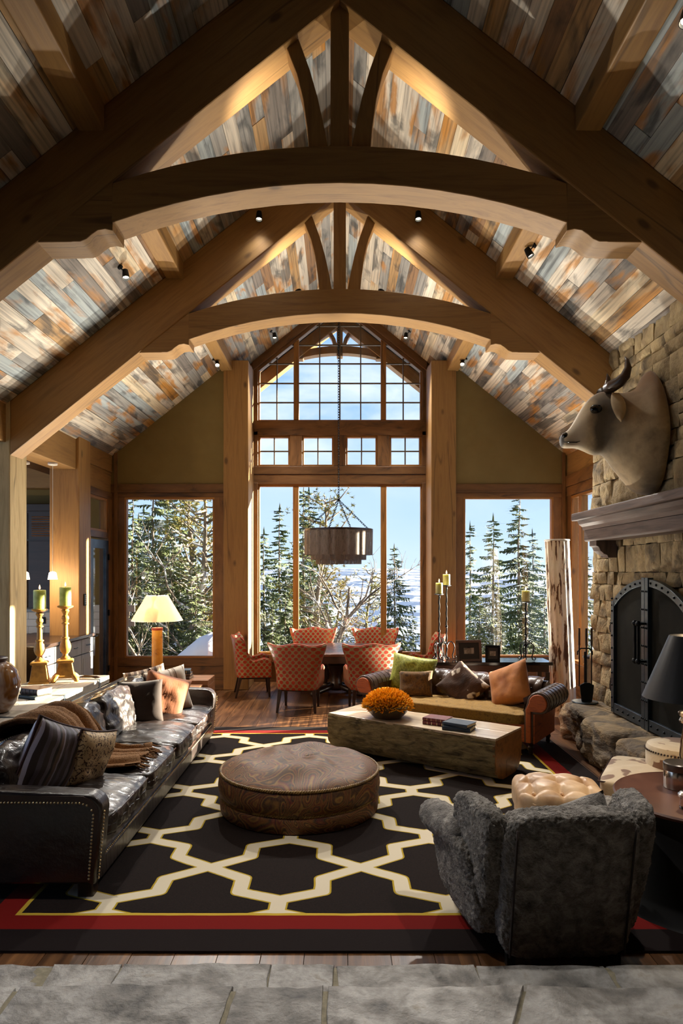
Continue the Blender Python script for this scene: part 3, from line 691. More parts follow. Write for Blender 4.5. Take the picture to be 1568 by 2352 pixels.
# rings: top (x,z), bottom (x,z), half width; x is world, turned into local distance from the wall
rings_d = [((3.27, 3.98), (3.27, 2.86), .40), ((3.22, 4.06), (3.20, 2.835), .42), ((3.16, 4.14), (3.10, 2.84), .42), ((3.10, 4.06), (3.03, 2.87), .41), ((3.055, 3.93), (2.97, 2.94), .38), ((2.97, 3.90), (2.90, 3.02), .345),
           ((2.88, 3.885), (2.82, 3.12), .29), ((2.79, 3.90), (2.755, 3.22), .235), ((2.715, 3.915), (2.70, 3.27), .20), ((2.65, 3.90), (2.645, 3.255), .19), ((2.59, 3.86), (2.595, 3.26), .185), ((2.53, 3.80), (2.545, 3.29), .165),
           ((2.485, 3.73), (2.50, 3.31), .14), ((2.445, 3.655), (2.455, 3.33), .118), ((2.405, 3.58), (2.41, 3.335), .105), ((2.365, 3.525), (2.365, 3.335), .10), ((2.325, 3.495), (2.325, 3.335), .098), ((2.295, 3.475), (2.30, 3.345), .085), ((2.28, 3.45), (2.288, 3.37), .055)]
mb = MB(); rings = []
for k, (tp, bt, wd) in enumerate(rings_d):
    ring = []
    for i in range(28):
        a = 2 * PI * i / 28; s_ = math.sin(a); c_ = math.cos(a)   # s: vertical, c: across
        u = (s_ + 1) / 2; xx = bt[0] + (tp[0] - bt[0]) * u; zz = bt[1] + (tp[1] - bt[1]) * u
        wdt = wd * (1.0 if k > 6 else (1 - .28 * max(0, s_)) * (1 - .18 * max(0, -s_)))
        if 8 <= k <= 11: wdt *= 1 - .12 * max(0, -s_)
        if k in (9, 10, 11): wdt *= 1 + .10 * math.exp(-((s_ - .38) / .22) ** 2)
        pw = abs(c_) ** .8 * (1 if c_ >= 0 else -1)
        cr = .012 * fbm((xx, c_, zz), 4, 3.0) if k < 8 else 0
        ring.append(Vector((XC - xx, pw * wdt + cr, zz - 3.15)))
    rings.append(ring)
mb.loft(rings)
turn = RZ(PI)          # local +x (out of the wall) turned to world -x
bh.rotation_euler = (0, 0, PI + R(-5))
body = mb.build('head_and_neck', M_hide, bh, smooth=True, sub=1)
for sg in (-1, 1):
    sgn = sg
    # horn
    pts = [(XC - 2.74, sg * .10, .77), (XC - 2.76, sg * .18, .775), (XC - 2.80, sg * .26, .79), (XC - 2.84, sg * .31, .84), (XC - 2.86, sg * .32, .91), (XC - 2.855, sg * .305, .99), (XC - 2.84, sg * .29, 1.03)]
    MB().tube(pts, [.064, .062, .056, .048, .036, .021, .006], 12).build('horn', M_horn, bh, smooth=True)
    # ear
    def ear(u, v, sg=sg):
        L = v * .31; wv = .075 * math.sin(PI * min(1, v * .9 + .1)) ** .7 + .004
        a = (u - .5) * 2; return Vector((XC - 2.78 - .02 * v + a * wv * .9, sg * (.215 + .10 * math.sin(v * 1.8) - .025 * a * a), .69 - L + .012 * abs(a)))
    e = MB().grid(ear, 7, 9).build('ear', M_ear, bh, smooth=True); so = e.modifiers.new('th', 'SOLIDIFY'); so.thickness = .018
    MB().sphere((XC - 2.595, sg * .178, .545), .054, 14, 10, (1.15, .7, .9)).build('eye', M_black, bh, smooth=True)
    MB().sphere((XC - 2.318, sg * .066, .300), .034, 10, 8, (1.0, .9, 1.1)).build('nostril', M_black, bh, smooth=True)
    MB().tube([(XC - 2.30, sg * .075, .235), (XC - 2.35, sg * .099, .228), (XC - 2.42, sg * .110, .225), (XC - 2.455, sg * .112, .235)], [.004, .006, .006, .003], 6).build('mouth_line', M_black, bh, smooth=True)
# ================================================================== SOFT HELPERS
def softbox(sx, sy, sz, n=10, ex=6.0, crown=0.0, wr=0.0, seed=0.0, ws=7.0, wv=(1, 1, 1), fn=None):
    bm = bmesh.new(); bmesh.ops.create_cube(bm, size=2); bmesh.ops.subdivide_edges(bm, edges=bm.edges, cuts=n, use_grid_fill=True)
    mb = MB()
    for v in bm.verts:
        p = v.co.copy(); l = (abs(p.x) ** ex + abs(p.y) ** ex + abs(p.z) ** ex) ** (1 / ex); p = p / l
        q = Vector((p.x * sx / 2, p.y * sy / 2, p.z * sz / 2))
        if crown: q.z += crown * (p.z) * max(0, 1 - p.x * p.x) * max(0, 1 - p.y * p.y)
        if wr: q += p.normalized() * wr * fbm((q.x * wv[0], q.y * wv[1], q.z * wv[2]), ws, seed)
        if fn: q = fn(q, p)
        mb.v.append(tuple(q))
    mb.f = [tuple(v.index for v in f.verts) for f in bm.faces]; bm.free(); return mb
def pillow_mb(wd, ht, th, seed=0.0, n=19, wr=.012):
    # local x width, z height from 0, y thickness
    mb = MB(); vs = []; 
    def pt(a, b, s):
        x = a * wd / 2 * (1 - .07 * (1 - b * b)); z = b * ht / 2 * (1 - .07 * (1 - a * a)) + ht / 2
        prof = max(0, (1 - a ** 4)) ** .6 * max(0, (1 - b ** 4)) ** .6
        y = s * th / 2 * prof + wr * fbm((x, z, s), 6, seed) * prof * 1.6
        return (x, y, z)
    for s in (-1, 1): mb.grid(lambda u, v, s=s: Vector(pt(2 * u - 1, 2 * v - 1, s)), n, n)
    return mb
def pillow(label, loc, wd, ht, th, m, yaw=0, lean=0, roll=0, seed=0.0, piping=None, name='throw_pillow', group=None, cat='pillow'):
    # local -y faces out; lean tips the top towards +y
    o = pillow_mb(wd, ht, th, seed).build(name, m, None, smooth=True)
    o.matrix_world = T(*loc) @ RZ(yaw) @ RX(-lean) @ RY(roll)
    if piping:
        e = [(-1, -1), (1, -1), (1, 1), (-1, 1), (-1, -1)]; pts = []
        for (a, b), (c, d) in zip(e, e[1:]):
            for k in range(8):
                aa = a + (c - a) * k / 8; bb = b + (d - b) * k / 8
                pts.append((aa * wd / 2 * (1 - .07 * (1 - bb * bb)), 0, bb * ht / 2 * (1 - .07 * (1 - aa * aa)) + ht / 2))
        MB().tube(pts + [pts[0]], .008, 6).build('piping', piping, o, smooth=True)
    return tag(o, label, cat, group)
def studs(pts, r, m, root, nm='nailheads'):
    mb = MB()
    for p in pts: mb.sphere(p, r, 6, 4)
    return mb.build(nm, m, root, smooth=True, kind='stuff')
def stripe_mat(name, axis, stops, freq, rough=.7, sheen=.05, satin=0.0):
    m = surf(name, [C('888888')], ns=5, rough=rough, sheen=sheen, bump=.25, bscale=120, bdist=.002)
    t, b = bs(m); tc = node(t, 'ShaderNodeTexCoord'); s = node(t, 'ShaderNodeSeparateXYZ', {0: tc.outputs['Object']})
    nn = node(t, 'ShaderNodeTexNoise', {'Vector': tc.outputs['Object'], 'Scale': 4.0})
    u = math_(t, 'MULTIPLY_ADD', nn.outputs[0], .01, s.outputs[axis])
    fr = math_(t, 'FRACT', math_(t, 'MULTIPLY', u, freq))
    t.links.new(ramp(t, fr, stops, 'CONSTANT'), b.inputs['Base Color']); return m
# ------------------------------------------------------------------ materials
M_leather = surf('dark_leather', [C('0c0808'), C('1c1210'), C('2e1d16')], ns=3.5, det=6, rough=.26, rough2=.42, bump=.6, bscale=5, bvec=(1.0, 4.0, 1), bdist=.025, coat=.35, spec=.7, stops=[.3, .5, .75])
M_leather2 = surf('brown_leather', [C('24150f'), C('3f261b')], ns=4, rough=.3, rough2=.42, bump=.3, bscale=9, bdist=.008, coat=.2)
M_brass = surf('aged_brass', [C('b59a6a'), C('d9c49a')], ns=6, rough=.3, metal=1.0)
# ================================================================== LEATHER SOFA
sf = thing('leather_sofa', 'long black brown leather sofa with four seat cushions and nailhead trim', 'sofa', (-1.98, 6.23, 0))
HL = 1.97
MB().box(-.50, .44, -HL + .1, HL - .1, .09, .34).build('base_rail', M_leather2, sf, bevel=.02, smooth=30)
MB().box(.425, .465, -HL + .10, HL - .10, .10, .235).build('front_band', M_leather, sf, bevel=.015, smooth=30)
for sg in (-1, 1):
    prof = [(-.53, .10), (.46, .10), (.50, .56)] + [(.50 - .10 + .10 * math.cos(a), .565 + .10 * math.sin(a)) for a in [R(q) for q in (20, 45, 70, 90)]] + [(-.40, .70), (-.53, .72)]
    a, b = sorted((sg * (HL - .15), sg * HL)); arm = MB().prism(prof, a, b).build('arm', M_leather2 if False else M_leather, sf, bevel=.02, seg=3, smooth=40)
    ins = [(-.53, .62), (.36, .615), (.405, .60), (.435, .57), (.445, .54), (.415, .12)]
    rim = [(-.53, .66), (.38, .655), (.43, .63), (.468, .59), (.478, .545), (.44, .10)]
    yo = sg * (HL + .004)
    MB().strip(rim, [(x - .0, z) for x, z in ins], min(yo, yo - sg * .02), max(yo, yo - sg * .02)).build('arm_border', M_leather2, arm, smooth=30)
    pts = []
    for (x0, z0), (x1, z1) in zip(ins, ins[1:]):
        k = max(1, int(math.hypot(x1 - x0, z1 - z0) / .022)); pts += [(x0 + (x1 - x0) * i / k, yo + sg * .004, z0 + (z1 - z0) * i / k) for i in range(k)]
    studs(pts, .0075, M_brass, arm)
    pts = [(.505 - .04 * max(0, (.3 - z)) / .2 * 0 - (.56 - z) * .087 + .002, sg * (HL - .015), z) for z in [.14 + i * .022 for i in range(20)]]
    studs(pts, .0075, M_brass, arm)
    for xx in (-.44, .38): MB().box(xx - .05, xx + .05, sg * (HL - .08) - .05, sg * (HL - .08) + .05, 0, .11).build('foot', M_dark, sf, bevel=.01)
studs([(.468, -HL + .16 + i * .024, .245) for i in range(151)], .007, M_brass, sf)
MB().prism([(-.53, .10), (-.36, .10), (-.37, .80), (-.42, .85), (-.50, .855), (-.545, .82)], -HL + .02, HL - .02).build('back_frame', M_leather, sf, bevel=.015, smooth=40)
studs([(-.41, -HL + .1 + i * .03, .853) for i in range(125)], .006, M_brass, sf)
W4 = (2 * HL - .32) / 4
for i in range(4):
    yc = -HL + .16 + W4 * (i + .5)
    def fn(q, p):
        q.z -= .012 * max(0, p.x) ** 2 * (1 if p.z > 0 else 0); return q
    c = softbox(.86, W4 - .012, .17, 26, 9.0, .05, .022, i * 4.1, 6.0, (.7, 3.4, 1), fn).build('seat_cushion', M_leather, sf, smooth=True, M=T(.075, yc, .405))
    pts = [(.40 * s_, yy, .065) for s_, yy in ((-1, -W4 / 2 + .02), (1, -W4 / 2 + .02), (1, W4 / 2 - .02), (-1, W4 / 2 - .02))]
    MB().tube([(.418, -W4 / 2 + .04, .052), (.425, -W4 / 4, .056), (.425, W4 / 4, .056), (.418, W4 / 2 - .04, .052)], .006, 6).build('piping', M_leather2, c, smooth=True)
for i in range(4):
    yc = -HL + .16 + W4 * (i + .5)
    softbox(.24, W4 - .02, .46, 20, 3.6, 0, .03, 20 + i * 3.3, 5.0, (1, 1.6, 2.4)).build('back_cushion', M_leather, sf, smooth=True, M=T(-.235, yc, .68) @ RY(R(-14)))
# ------------------------------------------------------------------ pillows and throw on the sofa
M_strD = stripe_mat('dark_stripe', 0, [(0, C('3a2f30')), (.2, C('6d6470')), (.34, C('16100f')), (.45, C('594438')), (.6, C('8c8491')), (.68, C('2a1d1b')), (.85, C('524a55'))], 5.2, rough=.45)
M_strC = stripe_mat('cream_stripe', 0, [(0, C('cdbfae')), (.28, C('8f7a66')), (.36, C('d9cdbd')), (.52, C('b09c86')), (.66, C('7a6a5c')), (.72, C('d2c6b4'))], 6.0, rough=.6)
M_strB = stripe_mat('brown_stripe', 0, [(0, C('b7a48e')), (.25, C('5d4638')), (.45, C('c7b7a2')), (.6, C('8a6f58')), (.8, C('4a362c'))], 7.0, rough=.6)
def brocade():
    m = surf('brocade', [C('c9ad84'), C('3b1d16')], ns=26, det=3, dist=2.2, rough=.5, rough2=.7, bump=.3, bscale=26, bdist=.004, stops=[.54, .57]); return m
M_broc = brocade()
M_fringe = surf('maroon_cloth', [C('2b1113'), C('3a191b')], ns=9, rough=.7)
M_choc = surf('chocolate_suede', [C('1f1512'), C('33241d')], ns=5, rough=.85, sheen=.05, bump=.2, bscale=70, bdist=.003)
M_rust = surf('rust_hide', [C('6e3a1c'), C('94552c'), C('7d4826')], scale=(1, 1, .35), ns=7, det=6, rough=.75, sheen=.1, bump=.5, bscale=60, bvec=(1, 1, .2), bdist=.004)
pillow('large dark striped pillow against the near arm of the leather sofa', (-2.10, 4.70, .47), .60, .56, .22, M_strD, yaw=R(70), lean=R(-10), roll=R(22), seed=1, piping=M_fringe)
pillow('cream and maroon brocade pillow next to the tan knitted throw', (-1.93, 5.02, .47), .46, .44, .18, M_broc, yaw=R(72), lean=R(-16), roll=R(14), seed=4, piping=M_fringe)
pillow('dark chocolate square pillow in front of the rust hide pillow', (-2.06, 7.08, .465), .46, .46, .15, M_choc, yaw=R(12), lean=R(10), roll=R(-2), seed=8)
pillow('rust coloured hide pillow leaning on the sofa between brown and striped ones', (-1.96, 7.34, .465), .50, .50, .17, M_rust, yaw=R(28), lean=R(14), roll=R(20), seed=12)
pillow('cream striped pillow at the far arm of the leather sofa', (-1.86, 7.62, .465), .50, .52, .18, M_strC, yaw=R(32), lean=R(16), roll=R(-8), seed=17)
pillow('brown striped pillow tucked behind the rust hide pillow', (-2.10, 7.70, .48), .46, .50, .15, M_strB, yaw=R(20), lean=R(12), roll=R(-12), seed=23)
M_knit = surf('tan_knit', [C('6b4526'), C('a97c4e'), C('7d5530')], ns=70, det=3, rough=.9, sheen=.05, bump=.9, bscale=85, bdist=.012)
def throw_fn(u, v):
    # v runs over the back and down on to the seat, u across
    path = [(-.56, .70), (-.55, .82), (-.47, .90), (-.36, .935), (-.24, .93), (-.14, .86), (-.07, .74), (-.02, .62), (.05, .545), (.16, .522), (.27, .515), (.36, .512)]
    k = v * (len(path) - 1); i = min(int(k), len(path) - 2); f = k - i
    x = path[i][0] + (path[i + 1][0] - path[i][0]) * f; z = path[i][1] + (path[i + 1][1] - path[i][1]) * f
    wd = .74 - .10 * v + .10 * math.sin(v * 5); y = (u - .5) * wd - .95 + .30 * v * v + .10 * v
    fold = .020 * math.sin(u * 24 + v * 3) + .014 * math.sin(u * 41 + v * 5)
    if v > .93: x += .03 * math.sin(u * 17)
    sl = 1 if v < .75 else .7
    return Vector((x + fold * sl * .6 + .015 * nz3((u * 4, v * 5, 0), 1, 2), y, z + .02 + fold * sl + .012 * nz3((u * 5, v * 5, 3), 1, 1)))
tb = thing('knitted_throw', 'tan chunky knitted throw draped over the leather sofa back', 'blanket', (-1.98, 6.23, 0))
o = MB().grid(throw_fn, 54, 44).build('blanket', M_knit, tb, smooth=True); s_ = o.modifiers.new('th', 'SOLIDIFY'); s_.thickness = .02; s_.offset = 1
mb = MB()
for i in range(26):
    p = throw_fn((i + .5) / 26, 1.0); mb.tube([p, p + Vector((.03, random.uniform(-.01, .01), -.012)), p + Vector((.075, random.uniform(-.02, .02), -.02))], [.007, .008, .004], 5)
mb.build('fringe', M_knit, tb, smooth=True, kind='stuff')
# ================================================================== CONSOLE TABLE BEHIND THE SOFA
M_slab = surf('bleached_slab', [C('8d8272'), C('b9ad9b'), C('a2978a')], scale=(.6, 4, 4), ns=2.5, det=8, rough=.75, bump=.5, bscale=5, bdist=.008, rnd=.1)
cn = thing('console_table', 'long console table of bleached planks strapped with steel behind the leather sofa', 'table', (-3.05, 6.2, 0))
X0, X1, Y0, Y1 = -.36, .37, -2.0, 1.75
for i in range(3):
    a = X0 + (X1 - X0) * i / 3; b = X0 + (X1 - X0) * (i + 1) / 3
    for ya, yb in ((Y0, -.28 + .3 * (i == 1)), (-.278 + .3 * (i == 1), Y1)):
        MB().box(0, yb - ya - .003, 0, b - a - .003, 0, .085).build('plank', M_slab, cn, M=Matrix(((0, -1, 0, b), (1, 0, 0, ya), (0, 0, 1, .765), (0, 0, 0, 1))), bevel=.006)
for y in (-1.45, -.55, .45, 1.42): MB().box(X0 - .004, X1 + .004, y - .02, y + .02, .758, .853).build('strap', M_steel, cn)
MB().box(X0 + .03, X1 - .03, Y0 + .05, Y1 - .05, .72, .762).build('steel_frame', M_steel, cn, bevel=.004)
for y in (Y0 + .12, -.5, Y1 - .25):
    for x in (X0 + .06, X1 - .06): MB().box(x - .025, x + .025, y - .025, y + .025, 0, .72).build('leg', M_iron, cn)
MB().box(X0 + .04, X1 - .04, Y0 + .1, Y1 - .22, .16, .20).build('lower_shelf', M_slab, cn, bevel=.005)
# ------------------------------------------------------------------ candlesticks with candles
M_cstick = surf('gilded_wood', [C('8a5f22'), C('bd8a38'), C('a67630')], ns=7, det=5, rough=.55, bump=.2, bscale=20, bdist=.004)
M_wax = surf('green_wax', [C('a3ad4c'), C('c8d07a'), C('b5bf64')], ns=11, det=5, rough=.45, stops=[.3, .55, .7])
M_wax2 = surf('pale_wax', [C('a9a56a'), C('cfcb97')], ns=9, det=4, rough=.45)
for _w in (M_wax, M_wax2):
    _t, _b = bs(_w); _b.inputs['Subsurface Weight'].default_value = .6; _b.inputs['Subsurface Radius'].default_value = (.06, .06, .03); _b.inputs['Subsurface Scale'].default_value = 1.0
M_flame = surf('flame', [c3(1, .6, .2)], emit=(1, .55, .2, 1), estr=8)
M_wick = surf('wick', [C('1a1410')], rough=.9)
def candle(label, loc, r, h, m, group=None, flame=True):
    t = thing('pillar_candle', label, 'candle', loc, group=group)
    MB().lathe([(0, 0), (r * .97, 0), (r, .006), (r, h - .01), (r * .96, h), (r * .8, h - .004), (r * .5, h - .014), (0, h - .016)], 24).build('wax', m, t, smooth=40)
    MB().tube([(0, 0, h - .02), (.002, 0, h + .012)], .0025, 5).build('wick', M_wick, t)
    if flame: MB().lathe([(0, h + .006), (.007, h + .014), (.009, h + .024), (.006, h + .04), (.001, h + .058)], 10).build('flame', M_flame, t, smooth=True)
    return t
def candlestick(label, loc, H, rz=0, claw=False):
    t = thing('candlestick', label, 'candlestick', loc, rz)
    k = H / .80
    def sq(zw):   # square loft
        return [[Vector((sx * w_, sy * w_, z)) for sx, sy in ((-1, -1), (1, -1), (1, 1), (-1, 1))] for w_, z in zw]
    z0 = .045 if claw else 0
    MB().loft(sq([(.105, z0), (.105, z0 + .02), (.092, z0 + .03), (.068, .20 * k), (.085, .205 * k), (.088, .225 * k), (.07, .235 * k)])).build('plinth', M_cstick, t, bevel=.005)
    if claw:
        for a in range(4):
            an = PI / 4 + a * PI / 2; c, s = math.cos(an), math.sin(an)
            MB().tube([(c * .10, s * .10, .07), (c * .14, s * .14, .05), (c * .165, s * .165, .026), (c * .185, s * .185, .016)], [.028, .027, .028, .016], 8).build('claw_foot', M_cstick, t, smooth=True)
    pr = [(.05, .235), (.052, .25), (.03, .27), (.028, .29), (.045, .31), (.058, .345), (.06, .37), (.05, .41), (.034, .445), (.044, .452), (.044, .462), (.030, .47), (.028, .55), (.026, .60), (.040, .607), (.040, .617), (.025, .625),
          (.032, .65), (.040, .665), (.034, .69), (.022, .70), (.028, .72), (.042, .745), (.032, .765), (.06, .775), (.082, .785), (.085, .795), (.08, .80), (0, .80)]
    MB().lathe([(r_, z_ * k) for r_, z_ in pr], 24).build('turned_stem', M_cstick, t, smooth=40)
    return t
c1 = P(91, 1568, 7.4); candlestick('gilded wooden candlestick with plain square foot on the console', (c1.x, 7.4, .85), .80, .3)
candle('green pillar candle burning on the square footed candlestick', (c1.x, 7.4, 1.65), .064, .205, M_wax)
c2 = P(150, 1568, 7.52); candlestick('gilded wooden candlestick with claw feet on the console', (c2.x, 7.52, .85), .83, .35, True)
candle('green pillar candle burning on the claw footed candlestick', (c2.x, 7.52, 1.68), .062, .205, M_wax)
# ------------------------------------------------------------------ books
M_page = surf('page_block', [C('b5a88c'), C('cfc4a8')], scale=(1, 1, 60), ns=4, rough=.8)
def book(label, loc, w_, d_, h_, m, rz=0, group=None, gilt=None):
    t = thing('book', label, 'book', loc, rz, group)
    c = .004
    MB().box(-w_ / 2, w_ / 2, -d_ / 2, d_ / 2, 0, c).build('cover_board', m, t); MB().box(-w_ / 2, w_ / 2, -d_ / 2, d_ / 2, h_ - c, h_).build('cover_board', m, t)
    sp = [(-w_ / 2 - .006 * math.sin(PI * i / 6) - .002, h_ * i / 6) for i in range(7)]
    MB().strip(sp, [(-w_ / 2 + .004, z) for _, z in sp], -d_ / 2, d_ / 2).build('spine', m, t, smooth=40)
    MB().box(-w_ / 2 + .004, w_ / 2 - .006, -d_ / 2 + .006, d_ / 2 - .006, c, h_ - c).build('pages', M_page, t)
    if gilt:
        for yy in (-.3, -.1, .12, .3): MB().box(-w_ / 2 - .0095, -w_ / 2 - .003, d_ * yy - .003, d_ * yy + .003, h_ * .12, h_ * .88).build('spine_band', gilt, t)
    return t
M_bkbrown = surf('book_brown', [C('2c1a12'), C('4b2f20')], ns=12, rough=.5)
M_bkgreen = surf('book_green', [C('1c2422'), C('2c3835')], ns=12, rough=.55)
M_bkred = surf('book_red', [C('5a1d16'), C('7a2a20')], ns=12, rough=.5)
M_bkblue = surf('book_blue', [C('232d38'), C('33404e')], ns=12, rough=.45)
b = P(80, 1600, 6.6)
book('slim dark green book under the brown one on the console', (b.x + .02, 6.55, .85), .19, .27, .028, M_bkgreen, R(62))
book('thick old brown book stacked on top on the console', (b.x + .0, 6.62, .878), .18, .25, .055, M_bkbrown, R(66), gilt=M_bkgreen)
# ------------------------------------------------------------------ glazed vase at the frame's edge
M_vase = surf('vase_glaze', [C('4a2616'), C('9a6a34'), C('c9b8b0'), C('d9ccc6')], scale=(1, 1, 1.3), ns=2.2, det=3, dist=1.2, rough=.12, coat=.5, stops=[.36, .47, .55, .7])
vs = thing('glazed_vase', 'round glossy brown and white glazed vase on the console', 'vase', (PX(-12, 5.85), 5.85, .85))
MB().lathe([(0, 0), (.09, 0), (.12, .01), (.175, .09), (.205, .19), (.205, .27), (.18, .35), (.13, .41), (.085, .435), (.08, .45), (.09, .47), (.075, .47), (.065, .44), (.1, .40), (.15, .33), (.17, .2), (.1, .05), (0, .04)], 36).build('body', M_vase, vs, smooth=50)
MB().lathe([(.086, .432), (.1, .45), (.104, .465), (.092, .475), (.08, .468)], 28).build('neck_band', M_bkbrown, vs, smooth=40)
# small metal piece lying beside the candlestick
fg = thing('carved_ornament', 'small dark carved ornament lying at the far end of the console', 'ornament', (-2.83, 7.72, .85))
MB().tube([(-.12, 0, .012), (-.05, .01, .02), (.03, 0, .018), (.09, -.01, .014), (.13, .01, .008)], [.006, .016, .013, .017, .003], 8).build('body', M_dark, fg, smooth=True)
# ================================================================== SIDE TABLES, LAMP, BOOKS
M_cube = surf('block_wood', [C('4d2f1a'), C('7b5232'), C('93694a')], scale=(.5, 5, 5), ns=2.5, det=6, rough=.35, rnd=.2)
for (x0, x1, y0, y1, zt, lb_) in ((-2.55, -1.82, 8.62, 9.08, .555, 'low glossy block side table in front of the taller one'), (-2.75, -1.76, 9.12, 9.62, .60, 'taller block side table carrying the orange lamp')):
    t = thing('block_table', lb_, 'table', ((x0 + x1) / 2, (y0 + y1) / 2, 0), group='block side tables beyond the sofa')
    hx, hy = (x1 - x0) / 2, (y1 - y0) / 2
    MB().box(-hx, hx, -hy, hy, zt - .07, zt).build('top', M_cube, t, bevel=.006)
    for sx in (-1, 1): MB().box(sx * hx - (.07 if sx > 0 else 0), sx * hx + (.07 if sx < 0 else 0), -hy, hy, 0, zt - .072).build('side_slab', M_cube, t, bevel=.005)
    MB().box(-hx + .071, hx - .071, hy - .06, hy, 0, zt - .072).build('back_slab', M_cube, t)
lx, ly = PX(361, 9.35), 9.35
lp = thing('table_lamp', 'table lamp with orange column base and cream cone shade', 'lamp', (lx, ly, .60))
M_amber = surf('orange_lacquer', [C('6b3a12'), C('c9852a'), C('d89a3c')], ns=8, det=6, dist=.6, rough=.3, stops=[.3, .42, .65], bump=.2, bscale=12)
M_shade = surf('cream_shade', [C('ddd0b4'), C('e8dcc2')], ns=30, rough=.9)
t, b_ = bs(M_shade); b_.inputs['Subsurface Weight'].default_value = 0
tl_ = node(t, 'ShaderNodeBsdfTranslucent', {0: C('efe2c4')}); mx = node(t, 'ShaderNodeMixShader', {0: .45}); t.links.new(b_.outputs[0], mx.inputs[1]); t.links.new(tl_.outputs[0], mx.inputs[2]); t.links.new(mx.outputs[0], [n for n in t.nodes if n.type == 'OUTPUT_MATERIAL'][0].inputs[0])
k = 9.35 / F
MB().lathe([(0, 0), (.075, 0), (.076, .02), (.073, .3), (.071, .62), (.073, .68), (0, .69)], 24).build('column', M_amber, lp, smooth=40)
MB().lathe([(.074, .655), (.076, .66), (.076, .685), (.05, .69), (0, .695)], 24).build('red_collar', surf('red_collar', [C('8c2f1c')], rough=.4), lp, smooth=40)
MB().tube([(0, 0, .68), (0, 0, 1.12)], .008, 6).build('stem', M_iron, lp); MB().sphere((0, 0, 1.135), .018, 8, 6).build('finial', M_iron, lp, smooth=True)
zs0, zs1 = PZ(1425, ly) - .60, PZ(1368, ly) - .60
sh = MB().lathe([(58 * k, zs0), (25 * k, zs1), (25 * k - .003, zs1), (58 * k - .003, zs0)], 40); sh.f = [f for f in sh.f if len(f) == 4]
sh.build('lamp_shade', M_shade, lp, smooth=40)
MB().sphere((0, 0, zs0 + .14), .035, 10, 8).build('bulb', surf('warm_bulb', [c3(1, .8, .5)], emit=(1, .86, .66, 1), estr=25), lp, smooth=True)
for i, (w_, d_, h_, m, lb_) in enumerate(((.23, .30, .04, M_bkbrown, 'bottom book of the pile beside the orange lamp'), (.22, .29, .035, M_bkbrown, 'middle book of the pile beside the orange lamp'), (.20, .27, .045, M_bkblue, 'top blue book of the pile beside the orange lamp'))):
    book(lb_, (PX(415, 9.32), 9.32, .60 + (0, .0402, .0754)[i]), w_, d_, h_, m, R(88 + i * 5), gilt=M_brass)
# ================================================================== DINING TABLE
tc_ = (-.06, 11.55)
dt = thing('dining_table', 'dark oval dining table in the window bay', 'table', (tc_[0], tc_[1], 0))
def oval(a, b, n=48, p=2.3): return [(a * math.copysign(abs(math.cos(2 * PI * i / n)) ** (2 / p), math.cos(2 * PI * i / n)), b * math.copysign(abs(math.sin(2 * PI * i / n)) ** (2 / p), math.sin(2 * PI * i / n))) for i in range(n)]
M_dtop = surf('table_wood', [C('2a1a12'), C('4a3022'), C('5c3e2c')], scale=(1, 8, 1), ns=2, det=6, rough=.22, rough2=.34)
MB().prism(oval(1.12, .88), .715, .76, 'z').build('table_top', M_dtop, dt, bevel=.01, smooth=30)
MB().prism(oval(1.02, .78), .60, .714, 'z').build('apron', M_dark, dt, smooth=30)
MB().lathe([(.12, .06), (.15, .1), (.10, .16), (.09, .3), (.13, .4), (.16, .48), (.12, .56), (.2, .60)], 24).build('pedestal', M_dark, dt, smooth=40)
for i in range(4):
    a = PI / 4 + i * PI / 2; c, s = math.cos(a), math.sin(a)
    MB().tube([(c * .05, s * .05, .13), (c * .25, s * .22, .10), (c * .48, s * .40, .05), (c * .58, s * .5, .03)], [.06, .05, .045, .03], 8).build('foot', M_dark, dt, smooth=True)
# ================================================================== POLKA DOT CHAIRS
def dots_mat(name, coord):
    m = surf(name, [C('84734f'), C('96845e')], ns=60, rough=.6, sheen=.0)
    t, b = bs(m); tc = node(t, 'ShaderNodeTexCoord')
    base = b.inputs['Base Color'].links[0].from_socket
    a = .088
    def lat(ox, oy):
        mp = node(t, 'ShaderNodeMapping', {0: tc.outputs[coord], 'Scale': (1 / a, 1 / (a * 1.12), 1), 'Location': (ox, oy, 0)}) if coord == 'UV' else None
        v = mp.outputs[0]
        s = node(t, 'ShaderNodeSeparateXYZ', {0: v})
        fx = math_(t, 'SUBTRACT', math_(t, 'FRACT', s.outputs[0]), .5); fy = math_(t, 'MULTIPLY', math_(t, 'SUBTRACT', math_(t, 'FRACT', s.outputs[1]), .5), 1.12)
        return math_(t, 'SQRT', math_(t, 'ADD', math_(t, 'MULTIPLY', fx, fx), math_(t, 'MULTIPLY', fy, fy)))
    d = math_(t, 'MINIMUM', lat(0, 0), lat(.5, .5))
    f = ramp(t, d, [(.285, (1, 1, 1)), (.31, (0, 0, 0))])
    t.links.new(mixc(t, f, base, C('9c2a0c')), b.inputs['Base Color'])
    t.links.new(math_(t, 'MULTIPLY_ADD', f, -.22, .62), b.inputs['Roughness'])
    bp = node(t, 'ShaderNodeBump', {'Height': f, 'Strength': .25, 'Distance': .006}); t.links.new(bp.outputs[0], b.inputs['Normal'])
    return m
M_dots = dots_mat('polka_dot_fabric', 'UV')
